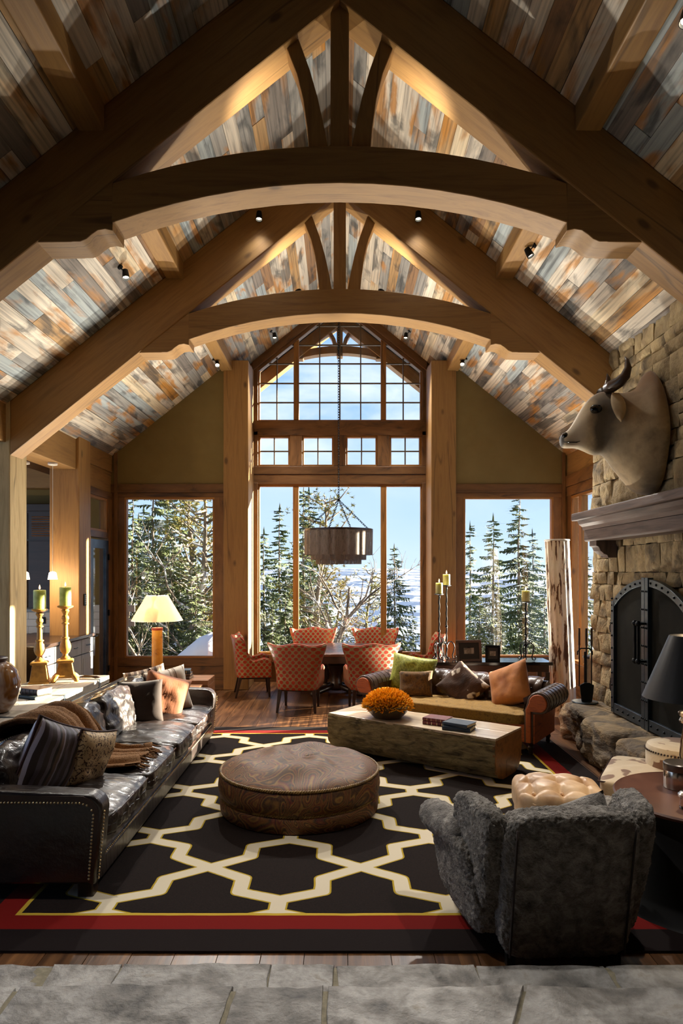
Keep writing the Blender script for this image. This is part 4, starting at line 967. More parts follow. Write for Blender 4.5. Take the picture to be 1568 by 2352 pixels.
def make_chair():
    t = thing('dining_chair', 'polka dot chair', 'chair', group='red polka dot dining chairs')
    # plan curve of the shell: front is +y
    plan = []
    for i in range(7): plan.append((-.315 + .02 * i / 6, .26 - i * .06))
    for i in range(9): a = PI + (PI / 2) * i / 8; plan.append((-.165 + .13 * math.cos(a), -.14 + .15 * math.sin(a)))
    for i in range(1, 6): plan.append((-.165 + .33 * i / 6, -.29 - .015 * math.sin(PI * i / 6)))
    plan += [(-x, y) for x, y in reversed(plan[:16])]
    n = len(plan); arc_ = [0]
    for i in range(1, n): arc_.append(arc_[-1] + math.hypot(plan[i][0] - plan[i - 1][0], plan[i][1] - plan[i - 1][1]))
    Lt = arc_[-1]; nv = 13
    def top(s):
        q = abs(s / Lt - .5) * 2      # 0 at back centre .. 1 arm tips
        if q < .44: return .985 + .02 * math.cos(q / .44 * PI * 1.4) + .04 * (q / .44) ** 5
        if q < .60: f = (q - .44) / .16; return 1.0 - .40 * (1 - (1 - f) ** 2.2) 
        return .60 + .05 * math.exp(-((q - .85) / .12) ** 2) - .02 * (q - .6)
    def shell(off):
        mb = MB(); mb.uv = []
        for j in range(nv):
            v = j / (nv - 1)
            for i, (x, y) in enumerate(plan):
                x0, y0 = plan[max(0, i - 1)]; x1, y1 = plan[min(n - 1, i + 1)]; tx, ty = x1 - x0, y1 - y0; l = math.hypot(tx, ty); nx, ny = ty / l, -tx / l   # outward
                nx, ny = -nx, -ny
                if nx * x + ny * (y + .05) < 0: nx, ny = -nx, -ny
                z = .33 + (top(arc_[i]) - .33) * v
                q_ = abs(arc_[i] / Lt - .5) * 2; ear_ = math.exp(-((q_ - .43) / .09) ** 2)
                fl = (.06 + .075 * ear_) * max(0, (z - .48) / .5) ** 1.8 - .02 * math.exp(-((z - .33) / .06) ** 2) + off
                if v == 1: fl -= off * .3
                mb.v.append((x + nx * fl, y + ny * fl, z)); mb.uv.append((arc_[i], z + .0))
        mb.f = [(j * n + i, j * n + i + 1, (j + 1) * n + i + 1, (j + 1) * n + i) for j in range(nv - 1) for i in range(n - 1)]
        return mb
    o = shell(0).build('upholstered_shell', M_dots, t, smooth=True); so = o.modifiers.new('th', 'SOLIDIFY'); so.thickness = .055; so.offset = 0; so.use_rim = True
    bv = o.modifiers.new('b', 'BEVEL'); bv.width = .015; bv.segments = 2; bv.limit_method = 'ANGLE'; bv.angle_limit = R(50)
    pts = [Vector((v[0], v[1], v[2] + .004)) for v in shell(.012).v[(nv - 1) * n:]]
    MB().tube(pts, .0085, 6).build('top_piping', surf('rust_piping', [C('a84d2a')], rough=.6), t, smooth=True)
    sb = softbox(.56, .52, .15, 8, 7, .02)
    sb.uv = [(p[0] + p[1] * .5, p[2] + p[1]) for p in sb.v]; sb.build('seat_cushion', M_dots, t, smooth=True, M=T(0, .0, .44))
    fr = MB().box(-.27, .27, -.24, .25, .30, .37); fr.build('seat_rail', M_dark, t, bevel=.01)
    for sx in (-1, 1):
        MB().loft([[Vector((sx * .25 + a * w_, .21 + b * w_ + dy, z)) for a, b in ((-1, -1), (1, -1), (1, 1), (-1, 1))] for w_, z, dy in ((.016, 0, .02), (.026, .33, 0))]).build('leg', M_dark, t, bevel=.003)
        MB().loft([[Vector((sx * .25 + sx * .03 * (1 - z / .33) + a * w_, -.24 + b * w_ - dy, z)) for a, b in ((-1, -1), (1, -1), (1, 1), (-1, 1))] for w_, z, dy in ((.016, 0, .08), (.028, .33, 0))]).build('leg', M_dark, t, bevel=.003)
    return t
ch0 = make_chair()
spots = [(-.60, 10.22, R(-6), 'polka dot dining chair with its back to the leather sofa, near side of table'),
         (.43, 10.22, R(8), 'polka dot dining chair near side of table, partly hidden by the chesterfield'),
         (-1.42, 11.40, R(-80), 'polka dot dining chair at the end of the table by the gable post'),
         (1.38, 11.45, R(84), 'polka dot dining chair at the table end by the iron candle stands'),
         (-.49, 12.42, R(180), 'polka dot dining chair on the window side, across from the first near one'),
         (.66, 12.42, R(180), 'polka dot dining chair on the window side, below the right mullion')]
for i, (x, y, a, lb_) in enumerate(spots):
    o = ch0 if i == 0 else copy_tree(ch0); o.location = (x, y, 0); o.rotation_euler = (0, 0, a); o['label'] = lb_
# ================================================================== CHANDELIER
cy = 11.5; cx = PX(777.5, cy); cd = thing('chandelier', 'tiered drum chandelier of fine metal chain hanging over the dining table', 'chandelier', (cx, cy, 2.18))
def chainmail():
    m = bpy.data.materials.new('chain_mail'); m.use_nodes = True; t = m.node_tree; t.nodes.clear(); out = node(t, 'ShaderNodeOutputMaterial')
    b = node(t, 'ShaderNodeBsdfPrincipled', {'Base Color': C('6b5f58'), 'Metallic': .15, 'Roughness': .7}); tr = node(t, 'ShaderNodeBsdfTransparent')
    tc = node(t, 'ShaderNodeTexCoord'); mp = node(t, 'ShaderNodeMapping', {0: tc.outputs['Object'], 'Scale': (1, 1, .15)})
    n = node(t, 'ShaderNodeTexNoise', {'Vector': mp.outputs[0], 'Scale': 70.0, 'Detail': 3.0})
    n2 = node(t, 'ShaderNodeTexNoise', {'Vector': tc.outputs['Object'], 'Scale': 160.0})
    f = ramp(t, math_(t, 'MULTIPLY_ADD', n2.outputs[0], .5, math_(t, 'MULTIPLY', n.outputs[0], .5)), [(.40, (.0, .0, .0)), (.50, (1, 1, 1))])
    f2 = math_(t, 'MULTIPLY_ADD', f, .45, .50)
    mx = node(t, 'ShaderNodeMixShader', {0: f2}); t.links.new(tr.outputs[0], mx.inputs[1]); t.links.new(b.outputs[0], mx.inputs[2]); t.links.new(mx.outputs[0], out.inputs[0]); return m
M_chain = chainmail()
def tier(r, z0, z1, nm):
    def fn(u, v):
        a = 2 * PI * u; rr = r * (1 + .012 * math.sin(a * 22) + .008 * math.sin(a * 37 + 1)) + .006 * v
        return Vector((rr * math.cos(a), rr * math.sin(a), z0 + (z1 - z0) * v))
    MB().grid(fn, 132, 4, True).build(nm, M_chain, cd, smooth=True)
zt = PZ(1219, cy) - 2.18; za = PZ(1275, cy) - 2.18; zb = PZ(1286, cy) - 2.18; zc = 0.0
tier(.565, za, zt, 'outer_tier'); tier(.46, zb, zt - .02, 'middle_tier'); tier(.38, zc, zt - .04, 'inner_tier')
MB().lathe([(.56, zt - .01), (.578, zt - .01), (.578, zt + .025), (.56, zt + .025), (.56, zt - .01)], 64).build('rim', M_dark, cd, smooth=40)
def chain(mb, a, b, link=.052, r=.007):
    a = Vector(a); b = Vector(b); d = (b - a); n = max(1, int(d.length / (link * .72))); d.normalize(); o1 = d.orthogonal().normalized(); o2 = d.cross(o1)
    for i in range(n):
        c = a + (b - a) * ((i + .5) / n); s = o1 if i % 2 else o2
        pts = [c + d * (link / 2 * math.cos(2 * PI * k / 8)) + s * (link * .28 * math.sin(2 * PI * k / 8)) for k in range(9)]
        mb.tube(pts, r * .6, 4, cap=False)
    return mb
zh = PZ(1148, cy) - 2.18
for i in range(4):
    a = R(20) + i * PI / 2; chain(MB(), (.56 * math.cos(a), .56 * math.sin(a), zt + .02), (0, 0, zh), .05, .008).build('hanging_chain', M_iron, cd)
MB().sphere((0, 0, zh), .025, 8, 6).build('hub', M_iron, cd, smooth=True)
chain(MB(), (0, 0, zh), (0, 0, ZR - 2.18 - .12), .06, .009).build('long_chain', M_iron, cd)
MB().lathe([(0, ZR - 2.3), (.06, ZR - 2.3), (.07, ZR - 2.24), (0, ZR - 2.2)], 16).build('ceiling_cup', M_iron, cd)
for i in range(4):
    a = i * PI / 2 + .3; MB().lathe([(0, 0), (.012, .0), (.018, .03), (.012, .06), (0, .08)], 8, (.18 * math.cos(a), .18 * math.sin(a), zt - .2)).build('candle_bulb', surf('dim_bulb', [c3(1, .7, .4)], emit=(1, .6, .3, 1), estr=1.5), cd, smooth=True)
# ================================================================== KITCHEN BITS SEEN BETWEEN THE POSTS
kc = thing('kitchen_peninsula', 'grey painted kitchen peninsula with dark countertop between the timber posts', 'cabinet', (-4.35, 9.9, 0))
M_grey = surf('grey_paint', [C('6f7276'), C('7e8184')], scale=(3, 3, .4), ns=5, rough=.5)
M_ctop = surf('dark_countertop', [C('2e221c'), C('47362d')], scale=(1, 4, 1), ns=2.5, rough=.25)
MB().box(-.45, .45, -1.12, .86, .10, 1.045).build('carcass', M_dark, kc, bevel=.004)
MB().box(-.48, .50, -1.16, .88, 1.045, 1.09).build('countertop', M_ctop, kc, bevel=.006)
for i in range(4):
    y0 = -1.10 + i * .485; d = MB().box(.45, .475, y0 + .006, y0 + .479, .12, .80).build('door', M_grey, kc, bevel=.003)
    MB().box(.475, .48, y0 + .06, y0 + .425, .18, .74).build('door_panel', M_grey, d); 
    dw = MB().box(.45, .475, y0 + .006, y0 + .479, .815, 1.03).build('drawer', M_grey, kc, bevel=.003)
    MB().tube([(.476, y0 + .18, .93), (.50, y0 + .19, .93), (.50, y0 + .29, .93), (.476, y0 + .30, .93)], .006, 6).build('pull', M_steel, dw, smooth=True)
uc = thing('louvered_cabinet', 'dark wood kitchen cabinet with a louvered door panel', 'cabinet', (-5.55, 12.3, 1.38))
MB().box(-.45, .45, -.12, .19, 0, 1.75).build('carcass', M_dark, uc); MB().box(-.48, .48, -.16, .19, 1.75, 1.88).build('cornice', M_dark, uc, bevel=.01)
for sx in (-1, 1):
    d = MB().box(sx * .225 - .21, sx * .225 + .21, -.145, -.12, .03, 1.22).build('door', M_dark, uc, bevel=.003)
    l = MB().box(sx * .225 - .21, sx * .225 + .21, -.135, -.12, 1.25, 1.72).build('louver_frame', M_dark, uc)
    for k in range(9): MB().box(-.16, .16, -.012, .012, -.003, .003).build('slat', M_cube, l, M=T(sx * .225, -.14, 1.31 + k * .042) @ RX(R(-35)))
lc = thing('wall_counter', 'dark base cabinet along the tiled kitchen wall', 'cabinet', (-5.4, 12.2, 0))
MB().box(-1.0, .9, -.32, .3, 0, .88).build('carcass', M_dark, lc); MB().box(-1.02, .92, -.35, .3, .88, .92).build('countertop', M_ctop, lc, bevel=.005)
for i in range(4): MB().box(-.98 + i * .47, -.53 + i * .47, -.34, -.32, .06, .84).build('door', M_dark, lc, bevel=.003)
ot = thing('wall_outlet', 'black outlet plate on the white kitchen tiles', 'outlet', (-5.42, 12.49, 1.16)); MB().box(-.04, .04, -.012, .01, -.06, .06).build('plate', M_iron, ot, bevel=.004); MB().box(-.02, .02, -.015, -.01, -.035, .035).build('socket', M_dark, ot)
sw = thing('switch_panel', 'dark keypad switch on the inner face of the second post', 'switch', (-XW + .001, 10.52, 1.62))
MB().box(0, .012, -.05, .05, -.09, .09).build('plate', M_iron, sw, bevel=.003)
for k in range(5): MB().box(.012, .016, -.03, .03, -.07 + k * .03, -.05 + k * .03).build('key', surf('switch_key', [C('a9a9a4')], rough=.4), sw)
M_pend = surf('frosted_pendant', [C('e8dfd2')], rough=.4, emit=(1, .86, .72, 1), estr=2.2)
for px, py, Yp, lb_ in ((121, 1322, 9.7, 'small frosted pendant lamp hanging beside the second post'), (57, 1322, 9.6, 'small frosted pendant lamp half hidden behind the near post')):
    p = P(px, py, Yp); t = thing('pendant_lamp', lb_, 'lamp', (p.x, Yp, p.z), group='kitchen pendant lamps')
    MB().lathe([(.066, -.055), (.05, .04), (.03, .055), (.0, .058), (.0, .05), (.025, .05), (.045, .035), (.06, -.055)], 20).build('shade', M_pend, t, smooth=40)
    MB().tube([(0, 0, .05), (0, 0, 3.6 - p.z)], .004, 5).build('cord', surf('white_cord', [C('cfc9bd')], rough=.6), t)
    MB().lathe([(0, 3.595 - p.z), (.065, 3.595 - p.z), (.065, 3.57 - p.z), (.05, 3.565 - p.z), (0, 3.565 - p.z)], 20).build('ceiling_cap', surf('white_cap', [C('dcd8cf')], rough=.5), t, smooth=40)
# ================================================================== RUG
def rug_mat():
    m = surf('rug_pile', [C('140e0c'), C('221815')], ns=90, det=3, rough=.95, sheen=.0, spec=.12, bump=.5, bscale=220, bdist=.004)
    t, b = bs(m); tc = node(t, 'ShaderNodeTexCoord'); s = node(t, 'ShaderNodeSeparateXYZ', {0: tc.outputs['Object']})
    base = b.inputs['Base Color'].links[0].from_socket
    nn = node(t, 'ShaderNodeTexNoise', {'Vector': tc.outputs['Object'], 'Scale': 6.0, 'Detail': 3.0})
    wob = math_(t, 'MULTIPLY_ADD', nn.outputs[0], .012, -.006)
    X = math_(t, 'ADD', s.outputs[0], wob); Y = math_(t, 'ADD', s.outputs[1], wob)
    w_, h_ = 1.046, 1.095; cx, cyy = -.377, 4.72
    def fold(v, c, per):
        q = math_(t, 'DIVIDE', math_(t, 'SUBTRACT', v, c), per)
        return math_(t, 'MULTIPLY', math_(t, 'ABSOLUTE', math_(t, 'SUBTRACT', q, math_(t, 'ROUND', q))), per)
    u = fold(X, cx, w_); v = fold(Y, cyy, h_)
    pl = [(.523, 0.0), (.265, .175), (.265, .36), (.0, .47), (.0, .56)]
    d = None
    for (ax, ay), (bx_, by_) in zip(pl, pl[1:]):
        ex, ey = bx_ - ax, by_ - ay; l2 = ex * ex + ey * ey
        pu = math_(t, 'SUBTRACT', u, ax); pv = math_(t, 'SUBTRACT', v, ay)
        h = math_(t, 'DIVIDE', math_(t, 'ADD', math_(t, 'MULTIPLY', pu, ex), math_(t, 'MULTIPLY', pv, ey)), l2, clamp=True)
        du = math_(t, 'MULTIPLY_ADD', h, -ex, pu); dv = math_(t, 'MULTIPLY_ADD', h, -ey, pv)
        dd = math_(t, 'SQRT', math_(t, 'ADD', math_(t, 'MULTIPLY', du, du), math_(t, 'MULTIPLY', dv, dv)))
        d = dd if d is None else math_(t, 'MINIMUM', d, dd)
    band = ramp(t, d, [(0, C('cfc3ab')), (.046, C('a98f2c')), (.0585, (0, 0, 0, 1))], 'CONSTANT')
    m1 = ramp(t, d, [(0, (1, 1, 1)), (.0585, (0, 0, 0))], 'CONSTANT')
    c = mixc(t, m1, base, band)
    # borders: inner field edges
    x0, x1, y0, y1 = -1.92, 2.17, 4.07, 8.61
    e = math_(t, 'MINIMUM', math_(t, 'MINIMUM', math_(t, 'SUBTRACT', X, x0), math_(t, 'SUBTRACT', x1, X)), math_(t, 'MINIMUM', math_(t, 'SUBTRACT', Y, y0), math_(t, 'SUBTRACT', y1, Y)))
    e2 = math_(t, 'ADD', e, .5)
    bord = ramp(t, e2, [(0, C('1a1211')), (.33, C('6e120d')), (.485, C('b89a34')), (.513, (0, 0, 0, 1))], 'CONSTANT')
    mk = ramp(t, e2, [(0, (1, 1, 1)), (.513, (0, 0, 0))], 'CONSTANT')
    c = mixc(t, mk, c, bord)
    t.links.new(c, b.inputs['Base Color']); return m
rg = thing('area_rug', 'large dark brown rug with cream trellis pattern and red border', 'rug', (0, 0, 0))
MB().grid(lambda u, v: Vector((RUG[0] + (RUG[1] - RUG[0]) * u, RUG[2] + (RUG[3] - RUG[2]) * v, .014 + .002 * nz3((u * 9, v * 9, 0), 1, 2))), 60, 60).build('pile', rug_mat(), rg, smooth=True)
MB().box(RUG[0], RUG[1], RUG[2], RUG[3], .001, .011).build('backing', M_choc, rg)
# ================================================================== PAISLEY OTTOMAN
def paisley():
    m = surf('paisley', [C('5a3a26')], ns=5, rough=.6, sheen=.0, bump=.2, bscale=150, bdist=.002)
    t, b = bs(m); tc = node(t, 'ShaderNodeTexCoord')
    nn = node(t, 'ShaderNodeTexNoise', {'Vector': tc.outputs['Object'], 'Scale': 2.6, 'Detail': 1.5, 'Distortion': .9})
    fr = math_(t, 'FRACT', math_(t, 'MULTIPLY', nn.outputs[0], 11.0))
    c = ramp(t, fr, [(0, C('3a2016')), (.14, C('94682a')), (.24, C('5d1e1c')), (.4, C('8a561e')), (.5, C('2c2a20')), (.62, C('742824')), (.75, C('a27c38')), (.85, C('4a2c1a'))])
    n2 = node(t, 'ShaderNodeTexNoise', {'Vector': tc.outputs['Object'], 'Scale': 24.0, 'Detail': 3.0, 'Distortion': 1.2})
    c2 = ramp(t, n2.outputs[0], [(.40, C('2b211a')), (.5, C('7d5c30')), (.6, C('55261f'))])
    c = mixc(t, .30, c, c2); t.links.new(c, b.inputs['Base Color']); return m
M_pais = paisley()
M_rope = surf('gold_rope', [C('4a3016'), C('b58f4e')], ns=8, rough=.5)
om = thing('round_ottoman', 'large round paisley ottoman with rope trim in the middle of the rug', 'ottoman', (-.35, 5.95, .016))
rO = .70
MB().lathe([(0, 0), (rO * .955, 0), (rO * .97, .01), (rO * .985, .10), (rO * .965, .135), (rO * .95, .14), (0, .14)], 72).build('lower_drum', M_pais, om, smooth=50)
MB().lathe([(0, .14), (rO * .95, .14), (rO * .985, .155), (rO * 1.0, .22), (rO * .985, .31), (rO * .955, .335), (0, .335)], 72).build('upper_drum', M_pais, om, smooth=50)
def cush(u, v):
    a = 2 * PI * u; r = rO * .965 * math.sin(v * PI / 2) ** .9; q = r / (rO * .965)
    z = .335 + .125 * (1 - q ** 2.6) ** .75 + (.034 * math.sin(a * 2 + q * 9) + .022 * math.sin(a * 7 + 5 * q + 2 * math.sin(a))) * q * (1 - q) * 2.2 - .03 * math.exp(-(q / .25) ** 2) + .006 * math.sin(a * 34) * max(0, q - .65) * 2.5 * (1 - q) * 3
    return Vector((r * math.cos(a), r * math.sin(a), z))
MB().grid(cush, 120, 26, True).build('cushion_top', M_pais, om, smooth=True)
def rope(r, z, nm):
    mb = MB(); n = 130
    for s in (0, PI):
        pts = []
        for i in range(n * 6 + 1):
            a = 2 * PI * i / (n * 6); ph = a * n * .8 + s; pts.append(((r + .007 * math.cos(ph)) * math.cos(a), (r + .007 * math.cos(ph)) * math.sin(a), z + .007 * math.sin(ph)))
        mb.tube(pts, .0075, 5)
    mb.build(nm, M_rope, om, smooth=True)
rope(rO * .972, .335, 'upper_rope'); rope(rO * .96, .142, 'lower_rope')
# ================================================================== LOG COFFEE TABLE
lt = thing('log_coffee_table', 'coffee table made from a squared log with bark sides', 'table', (.875, 7.43, .016), R(-36.5))
M_bark = surf('bark', [C('3a301e'), C('7d6c47'), C('9a885c'), C('665b3c')], scale=(.6, 1, 1.8), ns=9, det=9, dist=.8, rough=.95, bump=1.0, bscale=14, bvec=(.5, 1, 2.4), bdist=.03, stops=[.3, .45, .58, .72])
M_logtop = surf('log_top', [C('b39570'), C('d6c0a0'), C('e2cfb2')], scale=(.5, 6, 1), ns=2.2, det=6, dist=.6, rough=.25, rough2=.35, coat=.3)
M_logend = surf('log_end', [C('6b4222'), C('a5713d'), C('8a5b30')], scale=(1, 1.2, 1.2), ns=5, det=5, dist=1.5, rough=.4)
L2 = 1.01; Wt = .325
def bark(u, v):
    # v wraps from front top edge, under, to back top edge; u along the length
    x = (2 * u - 1) * L2; a = PI * v
    sec = [(-Wt, .42), (-Wt - .015, .36), (-Wt - .02, .24), (-Wt + .0, .12), (-Wt + .07, .03), (-.15, .0), (.15, .0), (Wt - .07, .03), (Wt, .12), (Wt + .02, .24), (Wt + .015, .36), (Wt, .42)]
    k = v * (len(sec) - 1); i = min(int(k), len(sec) - 2); f = k - i
    y = sec[i][0] + (sec[i + 1][0] - sec[i][0]) * f; z = sec[i][1] + (sec[i + 1][1] - sec[i][1]) * f
    d = (-abs(fbm((x * 1.2, 0, v * 16), 2.2, 4)) * .022 + .008 * fbm((x, v * 9, 0), 5, 8)) * min(1, z / .05 + .3)
    yy = y * (1 + d / .33); zz = max(0, z + (0 if z > .05 else 0)); 
    return Vector((x * (1 + (.012 * nz3((0, v * 7, 0), 1, 5) if abs(2 * u - 1) > .98 else 0)), yy, zz))
MB().grid(bark, 110, 68).build('bark_body', M_bark, lt, smooth=60)
front = [(bark(u, 0).x, bark(u, 0).y - .0) for u in [i / 40 for i in range(41)]]; back_ = [(bark(u, 1).x, bark(u, 1).y) for u in [i / 40 for i in range(41)]]
for i0, (va, vb) in enumerate(((0, .5), (.5, 1))):
    up = [(f[0], f[1] + (b[1] - f[1]) * va + (.001 if va else 0)) for f, b in zip(front, back_)]; lo = [(f[0], f[1] + (b[1] - f[1]) * vb) for f, b in zip(front, back_)]
    MB().strip(up, lo, .405, .43 - .001 * i0, 'z').build('top_plank', M_logtop, lt, bevel=.004)
for sx in (-1, 1):
    sec = [bark(1 if sx > 0 else 0, j / 33) for j in range(34)]
    MB().prism([(p.y * .985, p.z) for p in sec], sx * L2 * .98, sx * (L2 + .006), 'x').build('end_grain', M_logend, lt)
def on_table(lx, ly, z=.446):
    c, s = math.cos(R(-36.5)), math.sin(R(-36.5)); return (.875 + lx * c - ly * s, 7.43 + lx * s + ly * c, z)
# bowl of orange flowers
bw = thing('flower_bowl', 'bronze bowl standing on the log coffee table', 'bowl', (.53, 7.55, .446))
M_bronze = surf('bronze_bowl', [C('3a2c1e'), C('5e4a32'), C('4a4433')], ns=6, rough=.35, metal=.5, coat=.3)
MB().lathe([(0, 0), (.15, 0), (.16, .012), (.21, .06), (.25, .125), (.272, .14), (.275, .152), (.262, .152), (.235, .12), (.19, .06), (.13, .025), (0, .025)], 40).build('bowl_body', M_bronze, bw, smooth=40)
M_petal = surf('orange_petal', [c3(1, .40, .015), c3(1, .58, .03), c3(1, .72, .08)], ns=9, rough=.7, rnd=0)
_t, _b = bs(M_petal); _tr = node(_t, 'ShaderNodeBsdfTranslucent', {0: (1, .6, .05, 1)}); _mx = node(_t, 'ShaderNodeMixShader', {0: .35}); _t.links.new(_b.outputs[0], _mx.inputs[1]); _t.links.new(_tr.outputs[0], _mx.inputs[2]); _t.links.new(_mx.outputs[0], [n for n in _t.nodes if n.type == 'OUTPUT_MATERIAL'][0].inputs[0])
fl_ = thing('flower_arrangement', 'dome of tightly packed bright orange flowers in the bronze bowl', 'flowers', (.53, 7.55, .575))
MB().lathe([(.225, -.01), (.22, .03), (.18, .08), (.11, .115), (0, .13)], 24).build('moss_dome', surf('moss', [C('d9860c'), C('f0a020')], ns=20, rough=.9), fl_, smooth=True)
rf = random.Random(3)
blm = []
for k in range(5):
    mb = MB()
    for j in range(9):
        a = rf.uniform(0, 2 * PI); tl2 = rf.uniform(.1, .55); d = Vector((math.cos(a) * tl2, math.sin(a) * tl2, 1)).normalized(); q = d.orthogonal().normalized(); h = rf.uniform(.045, .075)
        q2 = d.cross(q); b0 = Vector((math.cos(a) * .008, math.sin(a) * .008, 0))
        mb.add([b0 + q * .007, b0 - q * .0035 + q2 * .006, b0 - q * .0035 - q2 * .006, b0 + d * h * .7 + q * .008, b0 + d * h * .7 - q * .004 + q2 * .007, b0 + d * h * .7 - q * .004 - q2 * .007, b0 + d * h], [(0, 1, 4, 3), (1, 2, 5, 4), (2, 0, 3, 5), (3, 4, 6), (4, 5, 6), (5, 3, 6)])
    blm.append(mb.mesh('bloom', M_petal))
for i in range(250):
    g = i + .5; ph = math.acos(1 - g / 250 * .9); th = PI * (1 + 5 ** .5) * g
    d = Vector((math.sin(ph) * math.cos(th), math.sin(ph) * math.sin(th), math.cos(ph))); p = Vector((d.x * .232, d.y * .232, d.z * .165 - .03))
    nrm = Vector((d.x, d.y, d.z * 1.8)).normalized(); M_ = nrm.to_track_quat('Z', 'Y').to_matrix().to_4x4()
    inst('bloom', blm[i % 5], fl_, T(*p) @ M_ @ RZ(rf.uniform(0, 6)))
# books on the log table
def tb_book(px, py, Y, label, w_, d_, h_, m, rz, z): p = P(px, py, Y); return book(label, (p.x, p.y, z), w_, d_, h_, m, rz)
book('lower red book of the pair beside the dark books', (1.045, 7.23, .447), .21, .27, .036, M_bkred, R(60), gilt=M_brass)
book('upper red book with pale top edge on the log table', (1.04, 7.235, .4835), .20, .26, .032, M_bkred, R(58), gilt=M_brass)
book('lower black book of the pair at the log table end', (1.22, 6.98, .447), .22, .29, .038, M_bkblue, R(64))
book('upper black book tilted across the lower black one', (1.225, 6.985, .4855), .21, .28, .036, M_bkblue, R(52))
# ================================================================== CHESTERFIELD
cf = thing('chesterfield_sofa', 'tufted brown leather chesterfield with rust orange arm fronts and mustard seat', 'sofa', (1.23, 8.1, .016), R(-33.1))
M_cleather = surf('chesterfield_leather', [C('2c1d17'), C('4a3529'), C('5a4234')], ns=4, det=5, rough=.3, rough2=.42, bump=.2, bscale=12, bdist=.006, coat=.2)
M_orange = surf('rust_silk', [C('7a3210'), C('b85a1e'), C('a34c18')], scale=(1, 1, 5), ns=7, det=6, rough=.5, sheen=.05, bump=.3, bscale=14, bdist=.004)
M_must = surf('mustard_cord', [C('6b4d18'), C('957024'), C('7d5c1e')], scale=(1, 1, 1), ns=30, det=3, rough=.85, sheen=.1, bump=.7, bscale=90, bvec=(1, .2, 1), bdist=.008)
D_ = .82; HB = .72
def rollprof(xc, zc, r, base, inner, sg):
    # scroll section, outward is sg
    pts = [(base, .14), (base, zc - r * .95)]
    a0 = R(-70)
    for i in range(15): a = a0 + (R(250)) * i / 14; pts.append((xc + sg * r * math.cos(a), zc + r * math.sin(a)))
    pts += [(inner, zc - r * .8), (inner, .14)]
    return pts
for sg in (-1, 1):
    xc = sg * 1.12; pf = rollprof(xc, .585, .125, sg * 1.06, sg * .96, sg)
    arm = MB().prism(pf, .03, D_).build('rolled_arm', M_cleather, cf, smooth=40, bevel=.01)
    # pleats along the roll
    pl_ = MB()
    for k in range(7):
        y = .08 + k * .11; pl_.tube([(xc + sg * .127 * math.cos(a), y, .585 + .127 * math.sin(a)) for a in [R(-60 + 24 * i) for i in range(11)]], .004, 5)
    pl_.build('pleats', M_leather2, arm, smooth=True, kind='stuff')
    pf2 = rollprof(xc, .585, .10, sg * 1.04, sg * .985, sg); MB().prism(pf2, .005, .035).build('arm_front_panel', M_orange, arm, bevel=.008, smooth=40)
    a, b = sorted((sg * 1.06, sg * 1.075)); MB().box(a, b, .04, D_, .13, .46).build('arm_side_panel', M_orange, arm)
    # tufted inside of the arm
    def tin(u, v, sg=sg):
        y = .08 + u * (D_ - .2); z = .36 + v * .26; d = 9
        for k in range(-1, 8):
            for j in (0, 1):
                d = min(d, math.hypot(y - (.12 + k * .17 + (j % 2) * .085), z - (.42 + j * .12)))
        return Vector((sg * (.955 - .03 * (1 - math.exp(-(d / .06) ** 2)) + .005), y, z))
    MB().grid(tin, 26, 14).build('tufted_panel', M_cleather, arm, smooth=True)
    for y in (.08, D_ - .08):
        MB().lathe([(.018, 0), (.028, .02), (.022, .05), (.034, .08), (.026, .10), (.04, .125), (.045, .14)], 16, (sg * 1.02, y, -.0)).build('turned_leg', M_dark, cf, smooth=40)
MB().box(-1.05, 1.05, .06, D_, .13, .33).build('base_frame', M_orange, cf, bevel=.01)
pfb = [(y, z) for y, z in [(D_ - .06, .14), (D_ - .02, .50)] + [(D_ - .0 + .11 * math.cos(a) * 1.0, .60 + .12 * math.sin(a)) for a in [R(-60 + 24 * i) for i in range(11)]] + [(D_ - .16, .5), (D_ - .18, .3)]]
MB().prism([(y, z) for y, z in pfb], -1.0, 1.0, 'x').build('rolled_back', M_cleather, cf, smooth=40)
def tback(u, v):
    x = (2 * u - 1) * .97; s = v * .46
    if s < .28: y = D_ - .17 + .0; z = .34 + s; ny, nzz = -1, 0
    else: a = (s - .28) / .18 * R(110); y = D_ - .02 - .15 * math.cos(a); z = .62 + .11 * math.sin(a); ny, nzz = -math.cos(a), math.sin(a)
    d = 9; cr = 9
    for j in range(3):
        for k in range(-6, 7): d = min(d, math.hypot(x - (k * .17 + (j % 2) * .085), s - (.06 + j * .12)))
    gx = ((x / .17 + (s - .06) / .24) % 1); gy = ((x / .17 - (s - .06) / .24) % 1); cr = min(abs(gx - round(gx)), abs(gy - round(gy))) * .17
    h = .035 * (1 - math.exp(-(d / .06) ** 2)) * (1 - .45 * math.exp(-(cr / .012) ** 2))
    return Vector((x, y + ny * h, z + nzz * h))
MB().grid(tback, 120, 30).build('tufted_back', M_cleather, cf, smooth=True)
bt = MB()
for j in range(3):
    for k in range(-5, 6):
        x = k * .17 + (j % 2) * .085; s = .06 + j * .12
        if abs(x) < .95:
            p = tback((x / .97 + 1) / 2, s / .46); bt.sphere((p.x, p.y - .003, p.z), .012, 8, 5)
bt.build('buttons', M_leather2, cf, smooth=True, kind='stuff')
def seatfn(q, p):
    if p.z > 0:
        d = 9
        for j in range(4):
            for k in range(-6, 7): d = min(d, math.hypot(q.x - (k * .17 + (j % 2) * .085), q.y - (-.24 + j * .15)))
        q.z -= .022 * math.exp(-(d / .05) ** 2)
    return q
softbox(1.92, .66, .14, 34, 8, .02, .004, 3, 6, (1, 1, 1), seatfn).build('seat_cushion', M_must, cf, smooth=True, M=T(0, .33, .385))
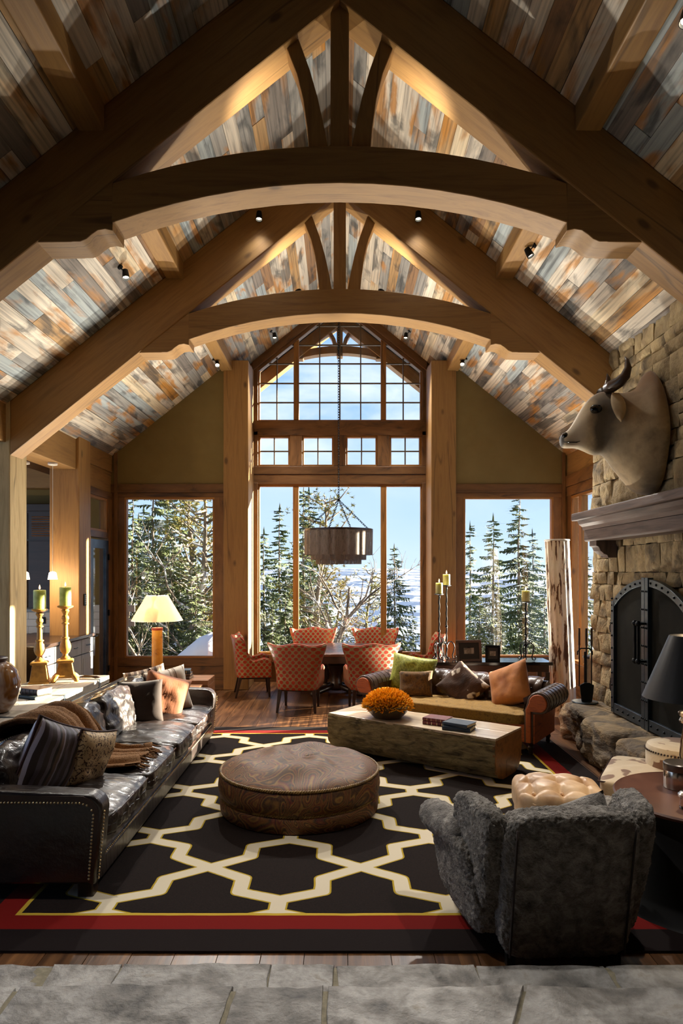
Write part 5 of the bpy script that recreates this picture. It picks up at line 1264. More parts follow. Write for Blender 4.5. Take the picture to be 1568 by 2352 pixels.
def cfw(lx, ly, z):
    c, s = math.cos(R(-33.1)), math.sin(R(-33.1)); return (1.23 + lx * c - ly * s, 8.1 + lx * s + ly * c, z)
M_green = surf('green_leaf_fabric', [C('8a8f2a'), C('b4b84a'), C('7d8226')], scale=(1, 1, .6), ns=16, det=2, dist=1.5, rough=.5, sheen=.05, bump=.3, bscale=22, bdist=.004, stops=[.42, .5, .58])
M_bfur = surf('dark_fur', [C('2b1a0e'), C('6b4a1c'), C('3d2610')], ns=14, det=6, rough=.9, sheen=.05, bump=.7, bscale=70, bvec=(1, 1, .25), bdist=.01)
M_cow = surf('cow_hide', [C('1a0f0a'), C('38200f'), C('4a2c14'), C('e0d6c6')], ns=2.4, det=3, rough=.85, sheen=.05, bump=.6, bscale=80, bvec=(1, 1, .25), bdist=.008, stops=[.3, .42, .545, .56])
M_velvet = surf('orange_velvet', [C('96541a'), C('b56f26'), C('a3621e')], ns=4, rough=.7, sheen=.2, bump=.35, bscale=6, bdist=.02)
rz = R(-33.1)
pillow('large yellow green leaf patterned pillow at the chesterfield corner', cfw(-.72, .50, .47), .60, .50, .16, M_green, yaw=rz + R(18), lean=R(18), roll=R(8), seed=31)
pillow('small dark brown fur pillow in front of the green one', cfw(-.52, .30, .465), .44, .34, .16, M_bfur, yaw=rz + R(16), lean=R(20), roll=R(-3), seed=35)
pillow('brown and white cowhide pillow in the middle of the chesterfield', cfw(-.12, .45, .46), .52, .46, .15, M_cow, yaw=rz + R(8), lean=R(24), roll=R(38), seed=39)
pillow('plump orange velvet pillow leaning on the right arm of the chesterfield', cfw(.70, .40, .46), .56, .54, .22, M_velvet, yaw=rz - R(20), lean=R(22), roll=R(-26), seed=44)
# ================================================================== DARK CONSOLE, CANDLE STANDS, FRAMES
sc_ = thing('sofa_console', 'narrow black console table behind the chesterfield', 'table', (2.1, 9.68, 0))
MB().box(-.85, .85, -.24, .24, .755, .80).build('table_top', surf('black_lacquer', [C('0d0d10'), C('16161a')], ns=3, rough=.12, coat=.5), sc_, bevel=.005)
MB().box(-.80, .80, -.20, .20, .66, .755).build('apron', M_dark, sc_)
for sx in (-1, 1):
    for sy in (-1, 1): MB().box(sx * .78 - .03, sx * .78 + .03, sy * .19 - .03, sy * .19 + .03, 0, .66).build('leg', M_dark, sc_)
def candle_stand(label, x, y, H, scroll=.12):
    t = thing('candle_stand', label, 'candle holder', (x, y, .80))
    n = 24; mb = MB()
    mb.tube([(.004 * math.cos(i * 1.9), .004 * math.sin(i * 1.9), .02 + (H - .02) * i / n) for i in range(n + 1)], [.010 + .003 * (i % 2) for i in range(n + 1)], 7).build('twisted_rod', M_iron, t, smooth=True)
    MB().sphere((0, 0, H * .45), .02, 8, 6).build('knop', M_iron, t, smooth=True)
    MB().lathe([(0, H), (.062, H), (.07, H + .008), (.066, H + .014), (0, H + .008)], 20).build('drip_pan', M_iron, t, smooth=40)
    for i in range(3):
        a = R(90) + i * 2 * PI / 3 + .5; c, s = math.cos(a), math.sin(a)
        pr = [(.008, .20), (.03, .245), (.07, .255), (.105, .22), (.115, .17), (.10, .11), (.085, .06), (.095, .02), (.12, .012), (.14, .03), (.13, .05), (.115, .045)]
        MB().tube([(c * r_, s * r_, z_) for r_, z_ in pr], .008, 6).build('scroll_foot', M_iron, t, smooth=True)
    return t
Ys = 9.68
for px, py, r_, lb1, lb2, y_ in ((1007, 1366, .050, 'shorter black iron candle stand of the pair by the gable post', 'pale candle on the shorter iron stand of the pair', 9.62), (1025, 1346, .052, 'taller black iron candle stand of the pair by the gable post', 'pale candle on the taller iron stand of the pair', 9.76), (1207, 1384, .056, 'lone black iron candle stand beside the peeling column', 'pale candle on the lone iron stand beside the column', 9.58)):
    p = P(px, py, y_); Hs = p.z - .80
    x_ = max(p.x, 1.40) if px < 1100 else p.x
    candle_stand(lb1, x_, y_, Hs); candle(lb2, (x_, y_, .80 + Hs + .012), r_, .155, M_wax2)
M_photo = surf('photo_print', [C('1a1a1a'), C('6d6d6a'), C('c9c9c6')], ns=7, det=4, rough=.3)
def pframe(label, px, py, Y, w_, h_, yaw, m):
    p = P(px, py, Y); t = thing('photo_frame', label, 'picture frame', (p.x, Y, .80), yaw)
    M_ = RX(R(-12)); b_ = .035
    fr = MB(); fr.box(-w_ / 2, w_ / 2, -.01, .01, 0, b_).box(-w_ / 2, w_ / 2, -.01, .01, h_ - b_, h_).box(-w_ / 2, -w_ / 2 + b_, -.01, .01, b_, h_ - b_).box(w_ / 2 - b_, w_ / 2, -.01, .01, b_, h_ - b_)
    fr.build('frame', m, t, M=M_, bevel=.003)
    MB().box(-w_ / 2 + b_ * .9, w_ / 2 - b_ * .9, .0, .006, b_ * .9, h_ - b_ * .9).build('mat_board', surf('black_mat', [C('141414')], rough=.6), t, M=M_)
    MB().box(-w_ * .2, w_ * .2, -.003, .0, h_ * .36, h_ * .64).build('photo', M_photo, t, M=M_)
    MB().box(-.02, .02, .0, .006, .02, h_ * .7).build('easel_back', M_iron, t, M=T(0, .09, 0) @ RX(R(16)))
pframe('wide wooden photo frame with black mat on the black console', 1078, 1515, 9.52, .36, .30, R(6), M_mantel)
pframe('smaller dark photo frame standing right of the wide one', 1131, 1518, 9.50, .20, .23, R(-14), M_iron)
# ================================================================== PEELING WHITE COLUMN
def peel():
    m = surf('peeling_paint', [C('4a2c18'), C('6b4526'), C('d6c8b4'), C('e6dccb')], scale=(5, 5, .8), ns=3.2, det=8, dist=.4, rough=.75, bump=.6, bscale=8, bvec=(4, 4, .8), bdist=.01, stops=[.36, .43, .45, .62]); return m
pc = thing('peeling_column', 'tall hollow wooden column with peeling white paint leaning by the window', 'column', (3.20, 9.75, 0))
def colfn(u, v):
    a = 2 * PI * u; r = (.165 + .008 * (1 - v)) * (1 + .025 * math.cos(a * 14)); z = v * 2.5
    return Vector((r * math.cos(a) - .10 * v, r * math.sin(a), z))
MB().grid(colfn, 112, 14, True).build('fluted_shaft', peel(), pc, smooth=60)
MB().tube([tuple(colfn(i / 24, 1) + Vector((0, 0, .0))) for i in range(25)], .014, 6).build('top_lip', surf('worn_lip', [C('b5aca0'), C('d2c9bc')], ns=9, rough=.7), pc, smooth=True)
MB().lathe([(0, 0), (.175, 0), (.178, .06), (.165, .08), (0, .08)], 32).build('foot_ring', peel(), pc, smooth=40)
MB().lathe([(.13, 2.3), (.135, 2.49), (0, 2.3)], 24, (-.096, 0, 0)).build('hollow_core', M_dark, pc)
# ================================================================== SHEARLING WING CHAIR
def shearling():
    m = surf('shearling', [C('453f39'), C('857d74'), C('b8b0a6')], ns=16, det=9, dist=.6, rough=.95, sheen=.25, bump=1.0, bscale=85, bdist=.03, stops=[.3, .5, .7])
    return m
M_shear = shearling()
wc = thing('wing_armchair', 'grey shearling wing armchair seen from behind at the edge of the rug', 'armchair', (1.17, 3.56, .012), R(3))
fz = lambda q, p: q + p.normalized() * (.004 * nz3(q, 38, 2) + .003 * nz3(q, 19, 5))
def backf(q, p):
    f = (q.z + .39) / .78
    q.y += -.17 * f + .05 * (abs(p.x) ** 2) * f; q.x *= .97 + .06 * f
    q.z += .03 * (1 - p.x * p.x) * max(0, p.z); return fz(q, p)
softbox(.70, .19, .78, 40, 7, 0, 0, 0, 1, (1, 1, 1), backf).build('backrest', M_shear, wc, smooth=True, M=T(0, .06, .425))
for sg in (-1, 1):
    def wingf(q, p, sg=sg):
        f = (q.z + .30) / .60
        q.y += -.16 * f; q.x += sg * (.05 * f + .20 * (q.y + .24) * f)
        q.z -= .10 * max(0, p.y) ** 2 * (1 if p.z > .2 else 0) * 0
        if p.z < 0: q.y -= .10 * max(0, p.y) * -p.z
        return fz(q, p)
    softbox(.15, .46, .60, 34, 4.5, 0, 0, 0, 1, (1, 1, 1), wingf).build('wing', M_shear, wc, smooth=True, M=T(sg * .36, .25, .54))
    def armf(q, p, sg=sg):
        f = (q.z + .26) / .52
        q.x += sg * (.08 * f + .10 * (q.y + .33)); q.y += .02 * f
        if p.z > .3: q.x += sg * .05 * (p.z - .3)
        return fz(q, p)
    softbox(.17, .70, .52, 34, 5, 0, 0, 0, 1, (1, 1, 1), armf).build('arm_panel', M_shear, wc, smooth=True, M=T(sg * .36, .42, .34))
    pts = [(sg * (.45 + .12 * k / 9), .22 + .60 * k / 9, .58 - .005 * k) for k in range(10)]
    MB().tube(pts, [.085, .098, .10, .10, .10, .10, .10, .098, .085, .045], 20).warp(lambda v: v + Vector((0, 0, 0)) + Vector((nz3(v, 30, 1), nz3(v, 30, 4), nz3(v, 30, 7))) * .005).build('rolled_arm', M_shear, wc, smooth=True)
    # seams
    MB().tube([(sg * .30, -.036 - .145 * f, .04 + .77 * f) for f in (.03, .2, .4, .6, .8, .94)], .006, 6).build('seam', M_choc, wc, smooth=True)
    MB().lathe([(.022, 0), (.03, .02), (.022, .045), (.035, .08), (.03, .11)], 14, (sg * .38, .74, 0)).build('front_leg', M_dark, wc, smooth=40)
    MB().box(sg * .28 - .022, sg * .28 + .022, .0, .045, -.012, .09).build('rear_leg', M_iron, wc)
softbox(.60, .66, .20, 20, 6, .03, .004, 2, 8).build('seat_cushion', M_shear, wc, smooth=True, M=T(0, .42, .36))
MB().box(-.34, .34, .06, .74, .10, .26).build('seat_frame', M_shear, wc, bevel=.03, seg=3)
pillow('grey shearling cushion resting inside the wing armchair', (1.46, 3.98, .38), .44, .40, .18, M_shear, yaw=R(176), lean=R(14), roll=R(24), seed=51, cat='cushion', name='seat_pillow')
ftx = bpy.data.textures.new('curly_pile', 'CLOUDS'); ftx.noise_scale = .018; ftx.noise_depth = 2
for o in list(wc.children):
    if o.data.materials and o.data.materials[0] == M_shear and o.name.split('.')[0] in ('backrest', 'wing', 'arm_panel', 'rolled_arm'):
        s_ = o.modifiers.new('sub', 'SUBSURF'); s_.levels = s_.render_levels = 1 if o.name[:6] != 'rolled' else 2
        d_ = o.modifiers.new('pile', 'DISPLACE'); d_.texture = ftx; d_.strength = .022; d_.mid_level = .5; d_.texture_coords = 'LOCAL'
# ================================================================== TUFTED FOOTSTOOL
M_cream = surf('cream_leather', [C('8f6a4a'), C('c29e78'), C('d6b894')], ns=3.5, det=5, rough=.35, rough2=.5, bump=.25, bscale=10, bdist=.006, stops=[.28, .45, .62])
fs = thing('tufted_footstool', 'square cream leather footstool with deep button tufting', 'footstool', (1.64, 5.15, .016), R(-8))
def fsf(q, p):
    if p.z > -.2:
        d = 9
        for i in range(-1, 2):
            for j in range(-1, 2): d = min(d, math.hypot(q.x - i * .2, q.y - j * .2))
        gx = abs((q.x / .2) - round(q.x / .2)) * .2; gy = abs((q.y / .2) - round(q.y / .2)) * .2
        q.z -= (.05 * math.exp(-(d / .045) ** 2) + .016 * math.exp(-(min(gx, gy) / .014) ** 2)) * (1 if p.z > .4 else .3)
    return q
softbox(.64, .60, .24, 40, 5, .03, .003, 1, 6, (1, 1, 1), fsf).build('tufted_cushion', M_cream, fs, smooth=True, M=T(0, 0, .335))
bt = MB()
for i in range(-1, 2):
    for j in range(-1, 2): bt.sphere((i * .2, j * .2, .412 + .018 * (1 - .3 * (abs(i) + abs(j)))), .014, 8, 5)
bt.build('buttons', M_cream, fs, smooth=True, kind='stuff')
MB().box(-.29, .29, -.27, .27, .14, .24).build('frame', M_cream, fs, bevel=.02)
for sx in (-1, 1):
    for sy in (-1, 1): MB().loft([[Vector((sx * .25 + a * w_, sy * .23 + b * w_, z)) for a, b in ((-1, -1), (1, -1), (1, 1), (-1, 1))] for w_, z in ((.016, 0), (.025, .15))]).build('leg', M_dark, fs)
# ================================================================== COWHIDE CHAIR
M_cow2 = surf('brown_cream_cowhide', [C('d6c8b0'), C('c4b294'), C('c4b294'), C('6e4518'), C('5a3814')], ns=2.6, det=3, dist=.3, rough=.6, sheen=.3, bump=.4, bscale=90, bdist=.004, stops=[.3, .45, .515, .53, .8])
cc = thing('cowhide_chair', 'cream and brown cowhide chair with square seat and round nailhead back', 'chair', (2.46, 5.50, .0), R(-29))
softbox(.56, .86, .16, 22, 9, .015).build('seat', M_cow2, cc, smooth=True, M=T(-.02, 0, .375))
MB().tube([(-.30, -.41, .435), (-.30, .41, .435)], .007, 6).tube([(-.30, -.41, .435), (.24, -.41, .435)], .007, 6).build('piping', M_leather2, cc)
MB().box(-.26, .22, -.38, .38, .14, .30).build('seat_base', M_cow2, cc, bevel=.01)
MB().lathe([(0, .14), (.262, .14), (.262, .60), (.25, .63), (.2, .645), (0, .65)], 40, (.24, .27, 0)).build('round_back', M_cow2, cc, smooth=40)
studs([(.24 + .265 * math.cos(2 * PI * i / 64), .27 + .265 * math.sin(2 * PI * i / 64), .59) for i in range(64)], .0085, M_dark, cc)
for sx in (-.22, .2):
    for sy in (-.33, .33): MB().box(sx - .02, sx + .02, sy - .02, sy + .02, 0, .15).build('leg', M_dark, cc)
# ================================================================== DRUM TABLE WITH LAMP
dtb = thing('drum_table', 'round side table with brown leather top on a flared black drum base', 'table', (2.31, 4.34, .012))
M_ltop = surf('brown_table_top', [C('3d251c'), C('553529'), C('5f3e30')], ns=3, det=5, rough=.28, rough2=.4)
M_drum = surf('black_drum', [C('0d0d0d'), C('17171a')], ns=6, rough=.45)
MB().lathe([(0, .585), (.51, .585), (.53, .595), (.535, .61), (.525, .62), (.50, .615), (0, .615)], 56).build('table_top', M_ltop, dtb, smooth=40)
MB().lathe([(0, 0), (.62, 0), (.60, .02), (.50, .2), (.44, .4), (.42, .584)], 48).build('drum_base', M_drum, dtb, smooth=40)
lm = thing('black_shade_lamp', 'table lamp with black cone shade and glass baluster on the drum table', 'lamp', (2.40, 4.70, .632))
M_bshade = surf('black_shade', [C('0a0b0e'), C('101216')], ns=40, rough=.4, spec=.35)
M_nickel = surf('nickel', [C('b5aca4'), C('cfc8c0')], ns=4, rough=.18, metal=1.0)
mb = MB().lathe([(.295, .555), (.122, .985), (.119, .985), (.292, .555)], 44); mb.f = [f for f in mb.f if len(f) == 4]; mb.build('lamp_shade', M_bshade, lm, smooth=40)
MB().lathe([(0, 0), (.08, 0), (.085, .015), (.06, .03), (.03, .04), (0, .045)], 28).build('foot', M_nickel, lm, smooth=40)
M_cglass = surf('clear_glass', [c3(.9, .8, .75)], rough=.03, trans=1.0)
MB().lathe([(.028, .04), (.045, .08), (.058, .16), (.05, .26), (.036, .34), (.036, .38), (0, .38)], 28).build('glass_baluster', M_cglass, lm, smooth=40)
MB().lathe([(.036, .38), (.056, .385), (.06, .40), (.05, .42), (.062, .44), (.066, .455), (.055, .465), (.012, .47), (.012, .62), (0, .62)], 28).build('metal_cap', M_nickel, lm, smooth=40)
MB().sphere((0, 0, .70), .035, 10, 8).build('bulb', surf('warm_bulb2', [c3(1, .8, .5)], emit=(1, .72, .38, 1), estr=20), lm, smooth=True)
cb = thing('metal_canister', 'polished silver cylinder box on the drum table', 'canister', (2.245, 4.52, .628))
MB().lathe([(0, 0), (.092, 0), (.094, .004), (.094, .155), (.09, .16), (0, .16)], 40).build('body', M_nickel, cb, smooth=40)
MB().lathe([(.096, .118), (.0965, .119), (.0965, .162), (.09, .168), (0, .168)], 40).build('lid', surf('pewter_lid', [C('6b6560')], rough=.3, metal=.9), cb, smooth=40)
jr = thing('lidded_jar', 'small glass jar with metal lid at the front of the drum table', 'jar', (2.105, 4.12, .628))
MB().lathe([(0, 0), (.05, 0), (.052, .01), (.045, .06), (.042, .07), (0, .07)], 28).build('glass_body', M_cglass, jr, smooth=40)
MB().lathe([(.044, .066), (.058, .07), (.06, .085), (.05, .095), (.045, .10), (0, .105)], 28).build('lid', M_nickel, jr, smooth=40)
# ================================================================== OUTDOORS
def ground_z(x, y):
    # slope falling away from the house, wide valley, then the far hillside
    ks = [(12.6, -.55), (14, -.62), (20, -2.0), (40, -7.5), (120, -26), (400, -80), (900, -110), (1500, -70), (2400, -6), (3200, 22), (3600, 8)]
    z = ks[-1][1]
    for (y0, z0), (y1, z1) in zip(ks, ks[1:]):
        if y <= y1: f = max(0, (y - y0) / (y1 - y0)); z = z0 + (z1 - z0) * f; break
    z += fbm((x, y, 0), 3.0 / max(y, 8), 4.0, 4) * y * .006
    z += 1.75 * math.exp(-((x + 2.45) / (1.7 if x < -2.45 else .28)) ** 2 - ((y - 15.2) / 1.3) ** 2)      # drift by the left window
    return z
def snow_mat():
    m = surf('snow', [C('c9d2de'), C('dbe2ea')], ns=1.5, rough=.7, bump=.2, bscale=3, bdist=.05)
    t, b = bs(m); tc = node(t, 'ShaderNodeTexCoord'); s = node(t, 'ShaderNodeSeparateXYZ', {0: tc.outputs['Object']})
    base = b.inputs['Base Color'].links[0].from_socket
    mp = node(t, 'ShaderNodeMapping', {0: tc.outputs['Object'], 'Scale': (.005, .0042, .03)})
    n = node(t, 'ShaderNodeTexNoise', {'Vector': mp.outputs[0], 'Scale': 2.0, 'Detail': 12.0, 'Roughness': .72})
    f = ramp(t, n.outputs[0], [(.44, (0, 0, 0)), (.52, (1, 1, 1))])
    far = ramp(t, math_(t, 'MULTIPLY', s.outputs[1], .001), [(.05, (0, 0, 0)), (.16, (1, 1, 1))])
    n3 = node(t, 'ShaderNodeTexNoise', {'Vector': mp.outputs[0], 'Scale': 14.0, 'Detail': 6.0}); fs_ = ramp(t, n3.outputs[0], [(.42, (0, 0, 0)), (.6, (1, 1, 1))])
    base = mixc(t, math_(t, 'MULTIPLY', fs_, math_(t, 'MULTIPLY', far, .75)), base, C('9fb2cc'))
    t.links.new(mixc(t, math_(t, 'MULTIPLY', f, far), base, C('3a5478')), b.inputs['Base Color']); return m  # aerial haze put into the colours: distant snow and forest turn blue
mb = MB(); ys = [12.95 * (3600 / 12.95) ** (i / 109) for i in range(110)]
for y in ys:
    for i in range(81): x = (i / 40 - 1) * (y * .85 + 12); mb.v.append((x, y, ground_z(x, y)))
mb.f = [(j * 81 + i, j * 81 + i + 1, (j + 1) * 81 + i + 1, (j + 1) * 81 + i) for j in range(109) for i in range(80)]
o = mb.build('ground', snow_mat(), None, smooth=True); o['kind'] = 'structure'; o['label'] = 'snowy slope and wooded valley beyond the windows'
def foliage_mat(name, cols, snow):
    m = surf(name, cols, ns=3, det=4, rough=.8, rnd=.15)
    t, b = bs(m); base = b.inputs['Base Color'].links[0].from_socket
    tc = node(t, 'ShaderNodeTexCoord'); g = node(t, 'ShaderNodeNewGeometry'); s = node(t, 'ShaderNodeSeparateXYZ', {0: g.outputs['True Normal']})
    n = node(t, 'ShaderNodeTexNoise', {'Vector': tc.outputs['Object'], 'Scale': 22.0, 'Detail': 3.0})
    f = math_(t, 'MULTIPLY_ADD', math_(t, 'ABSOLUTE', s.outputs[2]), .25, n.outputs[0])
    fm = ramp(t, f, [(snow, (0, 0, 0)), (snow + .04, (1, 1, 1))])
    t.links.new(mixc(t, fm, base, C('eef2f7')), b.inputs['Base Color']); return m
M_spruce = foliage_mat('spruce_needles', [C('2b3820'), C('4d5c34'), C('6f7a48')], .79)
M_pine = foliage_mat('pine_needles', [C('4a4e26'), C('7d7a3e'), C('a08f4e')], .84)
M_tbark = surf('tree_bark', [C('3d342c'), C('7d7062'), C('dde1e6')], scale=(1, 1, .5), ns=14, rough=.9, stops=[.34, .55, .66])
def conifer(seed, dens=36, wide=.17, full=9):
    r = random.Random(seed); tr = MB().tube([(r.uniform(-.004, .004), r.uniform(-.004, .004), i / 8) for i in range(9)], [.014 * (1 - i / 8.4) for i in range(9)], 6)
    fo = MB()
    for i in range(dens):
        t = i / dens; z = .06 + .93 * t; L0 = wide * (1 - t) ** .85 + .012
        nb = max(4, int(full * (1 - .45 * t)))
        for k in range(nb):
            if r.random() < .1: continue
            a = r.uniform(0, 2 * PI); L = L0 * r.uniform(.6, 1.2); c, s = math.cos(a), math.sin(a); zz = z + r.uniform(-.012, .012)
            rise = .25 * t - .1; dr = r.uniform(.25, .5)
            def pt(q, c=c, s=s, L=L, zz=zz, dr=dr): return Vector((c * L * q, s * L * q, zz + L * (rise * q - dr * q * q * .8 + (.12 * q ** 4))))
            side = Vector((-s, c, 0)); N_ = 5
            for j in range(N_):
                q = .18 + .82 * j / (N_ - 1); p = pt(q); d = (pt(min(1, q + .1)) - pt(q - .1)).normalized(); tw = L * (.42 * (1 - .65 * q)) * r.uniform(.7, 1.2) + .004; w_ = .006 + .05 * tw
                for sg in (-1, 1):
                    dirv = (side * sg * .85 + d * .6 + Vector((0, 0, r.uniform(-.5, .1)))).normalized()
                    nn = d * w_ * 1.2
                    fo.add([p - nn, p + nn, p + dirv * tw + Vector((0, 0, r.uniform(-.3, .1) * tw))], [(0, 1, 2)])
                    fo.add([p + dirv * tw * .45 - nn * .8, p + dirv * tw * .45 + nn * .8, p + dirv * tw * .9 + Vector((0, 0, -.45 * tw))], [(0, 1, 2)])
            e = pt(1.0); d = (e - pt(.8)).normalized(); fo.add([e - side * .006, e + side * .006, e + d * .03 * (1 + L * 4)], [(0, 1, 2)])
    fo.add([(-.006, 0, .96), (.006, 0, .96), (0, 0, 1.01), (0, -.006, .96), (0, .006, .96)], [(0, 1, 2), (3, 4, 2)])
    return tr, fo
def pine(seed):
    r = random.Random(seed); tr = MB(); fo = MB(); H = [Vector((.02 * math.sin(i * .9 + seed), .02 * math.cos(i * .7), i / 10)) for i in range(11)]
    tr.tube(H, [.022 * (1 - i / 11.5) for i in range(11)], 7)
    for i in range(58):
        z = .22 + .77 * i / 58; b0 = H[min(9, int(z * 10))].lerp(H[min(10, int(z * 10) + 1)], z * 10 - int(z * 10)); a = r.uniform(0, 2 * PI)
        L = (.20 * (1 - .55 * z) + .03) * r.uniform(.5, 1.2); d = Vector((math.cos(a), math.sin(a), r.uniform(-.1, .5)))
        p1 = b0 + d * L * .5 + Vector((0, 0, r.uniform(-.02, .02))); p2 = b0 + d * L + Vector((0, 0, r.uniform(0, .05)))
        tr.tube([b0, p1, p2], [.006, .004, .0015], 4)
        for c in range(10):
            q = r.uniform(.35, 1.05); o = b0 + (p2 - b0) * q + Vector((r.gauss(0, .022), r.gauss(0, .022), r.gauss(0, .016)))
            for j in range(12):
                v = Vector((r.gauss(0, 1), r.gauss(0, 1), r.gauss(.2, .8))).normalized(); w_ = v.orthogonal().normalized() * .0018; l = r.uniform(.010, .022)
                fo.add([o - w_, o + w_, o + v * l], [(0, 1, 2)])
    return tr, fo
def bare(seed):
    r = random.Random(seed); tr = MB()
    def br(p, d, L, rad, lv):
        pts = [p]; q = p.copy(); dd = d.copy()
        for i in range(4):
            dd = (dd + Vector((r.gauss(0, .22), r.gauss(0, .22), r.gauss(.05, .15)))).normalized(); q = q + dd * L / 4; pts.append(q.copy())
        tr.tube(pts, [rad * (1 - .17 * i) for i in range(5)], 5)
        if lv < 3:
            for k in range(4 if lv else 7):
                o = pts[r.choice((1, 2, 3, 4))]; a = r.uniform(0, 2 * PI); nd = (dd + Vector((math.cos(a), math.sin(a), r.uniform(-.3, .5))) * .9).normalized(); br(o, nd, L * r.uniform(.4, .6), rad * .42, lv + 1)
    br(Vector((0, 0, 0)), Vector((.05, 0, 1)), .75, .020, 0); return tr, None
kinds = {}
def tree(label, px, Y, top_py, kind, cat='tree', name=None):
    if kind not in kinds:
        if kind.startswith('s'): t, f = conifer(int(kind[1:]) * 7 + 1, 40, (.15, .18, .13, .20)[int(kind[1:]) % 4]); m = M_spruce
        elif kind.startswith('p'): t, f = pine(int(kind[1:]) + 5); m = M_pine
        else: t, f = bare(int(kind[1:]) + 2); m = None
        kinds[kind] = (t.mesh('trunk', M_tbark, True), f.mesh('foliage', m) if f else None)
    x = PX(px, Y); gz = ground_z(x, Y) - .1; top = PZ(top_py, Y); h = max(.6, top - gz)
    r = thing(name or {'s': 'spruce_tree', 'p': 'pine_tree', 'b': 'bare_tree'}[kind[0]], label, cat, (x, Y, gz), (px * 1.7) % 6.28, group='snowy trees outside')
    wsc = min(h, 12)
    tm, fm = kinds[kind]
    o = inst('trunk', tm, r, Matrix.Diagonal((h, h, h, 1)))
    if fm: inst('foliage', fm, r, Matrix.Diagonal((h, h, h, 1)))['kind'] = 'stuff'
    return r
WL, WC, WR = 'seen in the window behind the orange lamp', 'seen through the wide middle window', 'seen in the window by the white column'
specs = [
 (305, 17.5, 1120, 's0', 'tall snowy spruce at the outer edge, ' + WL), (352, 20, 1040, 's1', 'broad snowy spruce second from the outer edge, ' + WL), (330, 25, 1160, 's2', 'slim distant spruce between larger ones, ' + WL),
 (395, 18.5, 1215, 's3', 'shorter spruce directly above the lampshade, ' + WL), (430, 21, 1030, 'p0', 'tall loose pine with reddish needles, ' + WL), (468, 19, 1060, 'p1', 'tall pine next to the gable post, ' + WL), (450, 16.5, 1270, 's0', 'small spruce low beside the gable post, ' + WL), (375, 16.5, 1300, 'b0', 'bare snowy sapling behind the lampshade, ' + WL), (470, 17.2, 1190, 'b1', 'bare white limbed tree beside the gable post, ' + WL),
 (606, 20, 1212, 's1', 'dense spruce at the edge of the frame, ' + WC), (642, 22, 1158, 's2', 'slender spruce with a high tip, ' + WC), (664, 24, 1270, 's3', 'lower spruce left of the mullion, ' + WC), (697, 27, 1120, 's2', 'thin dark spruce top right of the mullion, ' + WC), (709, 30, 1115, 's0', 'second thin dark spruce top right of the mullion, ' + WC),
 (738, 19, 1138, 'p2', 'yellow green pine behind the chandelier, ' + WC), (742, 17.5, 1235, 'b2', 'gnarled white barked tree below the chandelier, ' + WC), (775, 21, 1330, 'p0', 'low pine right below the chandelier, ' + WC), (625, 18, 1370, 's0', 'small snowy spruce low at the left, ' + WC),
 (848, 24, 1312, 'p3', 'leaning pine in front of the valley, ' + WC), (905, 21, 1250, 's3', 'full pointed spruce in the right light, ' + WC), (948, 22, 1405, 's1', 'low spruce at the right jamb, ' + WC), (700, 16.5, 1430, 's2', 'tiny spruce at the sill behind the dining chairs, ' + WC), (815, 17.5, 1432, 's0', 'tiny spruce tip centred over the table, ' + WC), (870, 18, 1440, 's1', 'tiny spruce tip near the right mullion, ' + WC),
 (1079, 26, 1198, 's2', 'slim spruce beside the gable post, ' + WR), (1132, 22, 1180, 's1', 'loose topped spruce in the middle, ' + WR), (1192, 19, 1115, 's0', 'tallest spruce, ' + WR), (1222, 23, 1215, 's3', 'spruce behind the tallest one, ' + WR), (1100, 19, 1350, 's3', 'short snowy spruce low at the left, ' + WR), (1150, 17.5, 1390, 's2', 'short snowy spruce low in the middle, ' + WR), (1250, 18.5, 1330, 's1', 'short spruce half behind the white column, ' + WR), (1345, 17, 1260, 's0', 'spruce glimpsed through the narrow side window')]
specs += [(318, 19, 1180, 's3', 'full spruce crowding the lower left pane, ' + WL), (412, 24, 1090, 's1', 'tall dark spruce between the two pines, ' + WL), (385, 27, 1150, 's0', 'distant spruce rising over the shorter one, ' + WL), (485, 22, 1240, 's2', 'slim spruce hidden partly by the gable post, ' + WL),
 (655, 18.5, 1330, 's1', 'bushy spruce against the left mullion, ' + WC), (720, 22, 1290, 's3', 'dark spruce under the left end of the chandelier, ' + WC), (760, 18.2, 1400, 's1', 'low snowy spruce behind the window side chairs, ' + WC), (1210, 17.2, 1300, 's2', 'bushy spruce low beside the lone candle stand, ' + WR)]
for px, Y, tp, kd, lb_ in specs: tree(lb_, px, Y, tp, kd)
for (x, y, h, kd, lb_) in ((-9.2, 15.2, 7, 's1', 'spruce glimpsed through the glass door beside the kitchen'), (-10.5, 17, 10, 's0', 'taller spruce glimpsed through the transom above the door')):
    r = thing('spruce_tree', lb_, 'tree', (x, y, -.8), 1.0, group='snowy trees outside'); inst('trunk', kinds[kd][0], r, Matrix.Diagonal((h, h, h, 1))); inst('foliage', kinds[kd][1], r, Matrix.Diagonal((h, h, h, 1)))['kind'] = 'stuff'
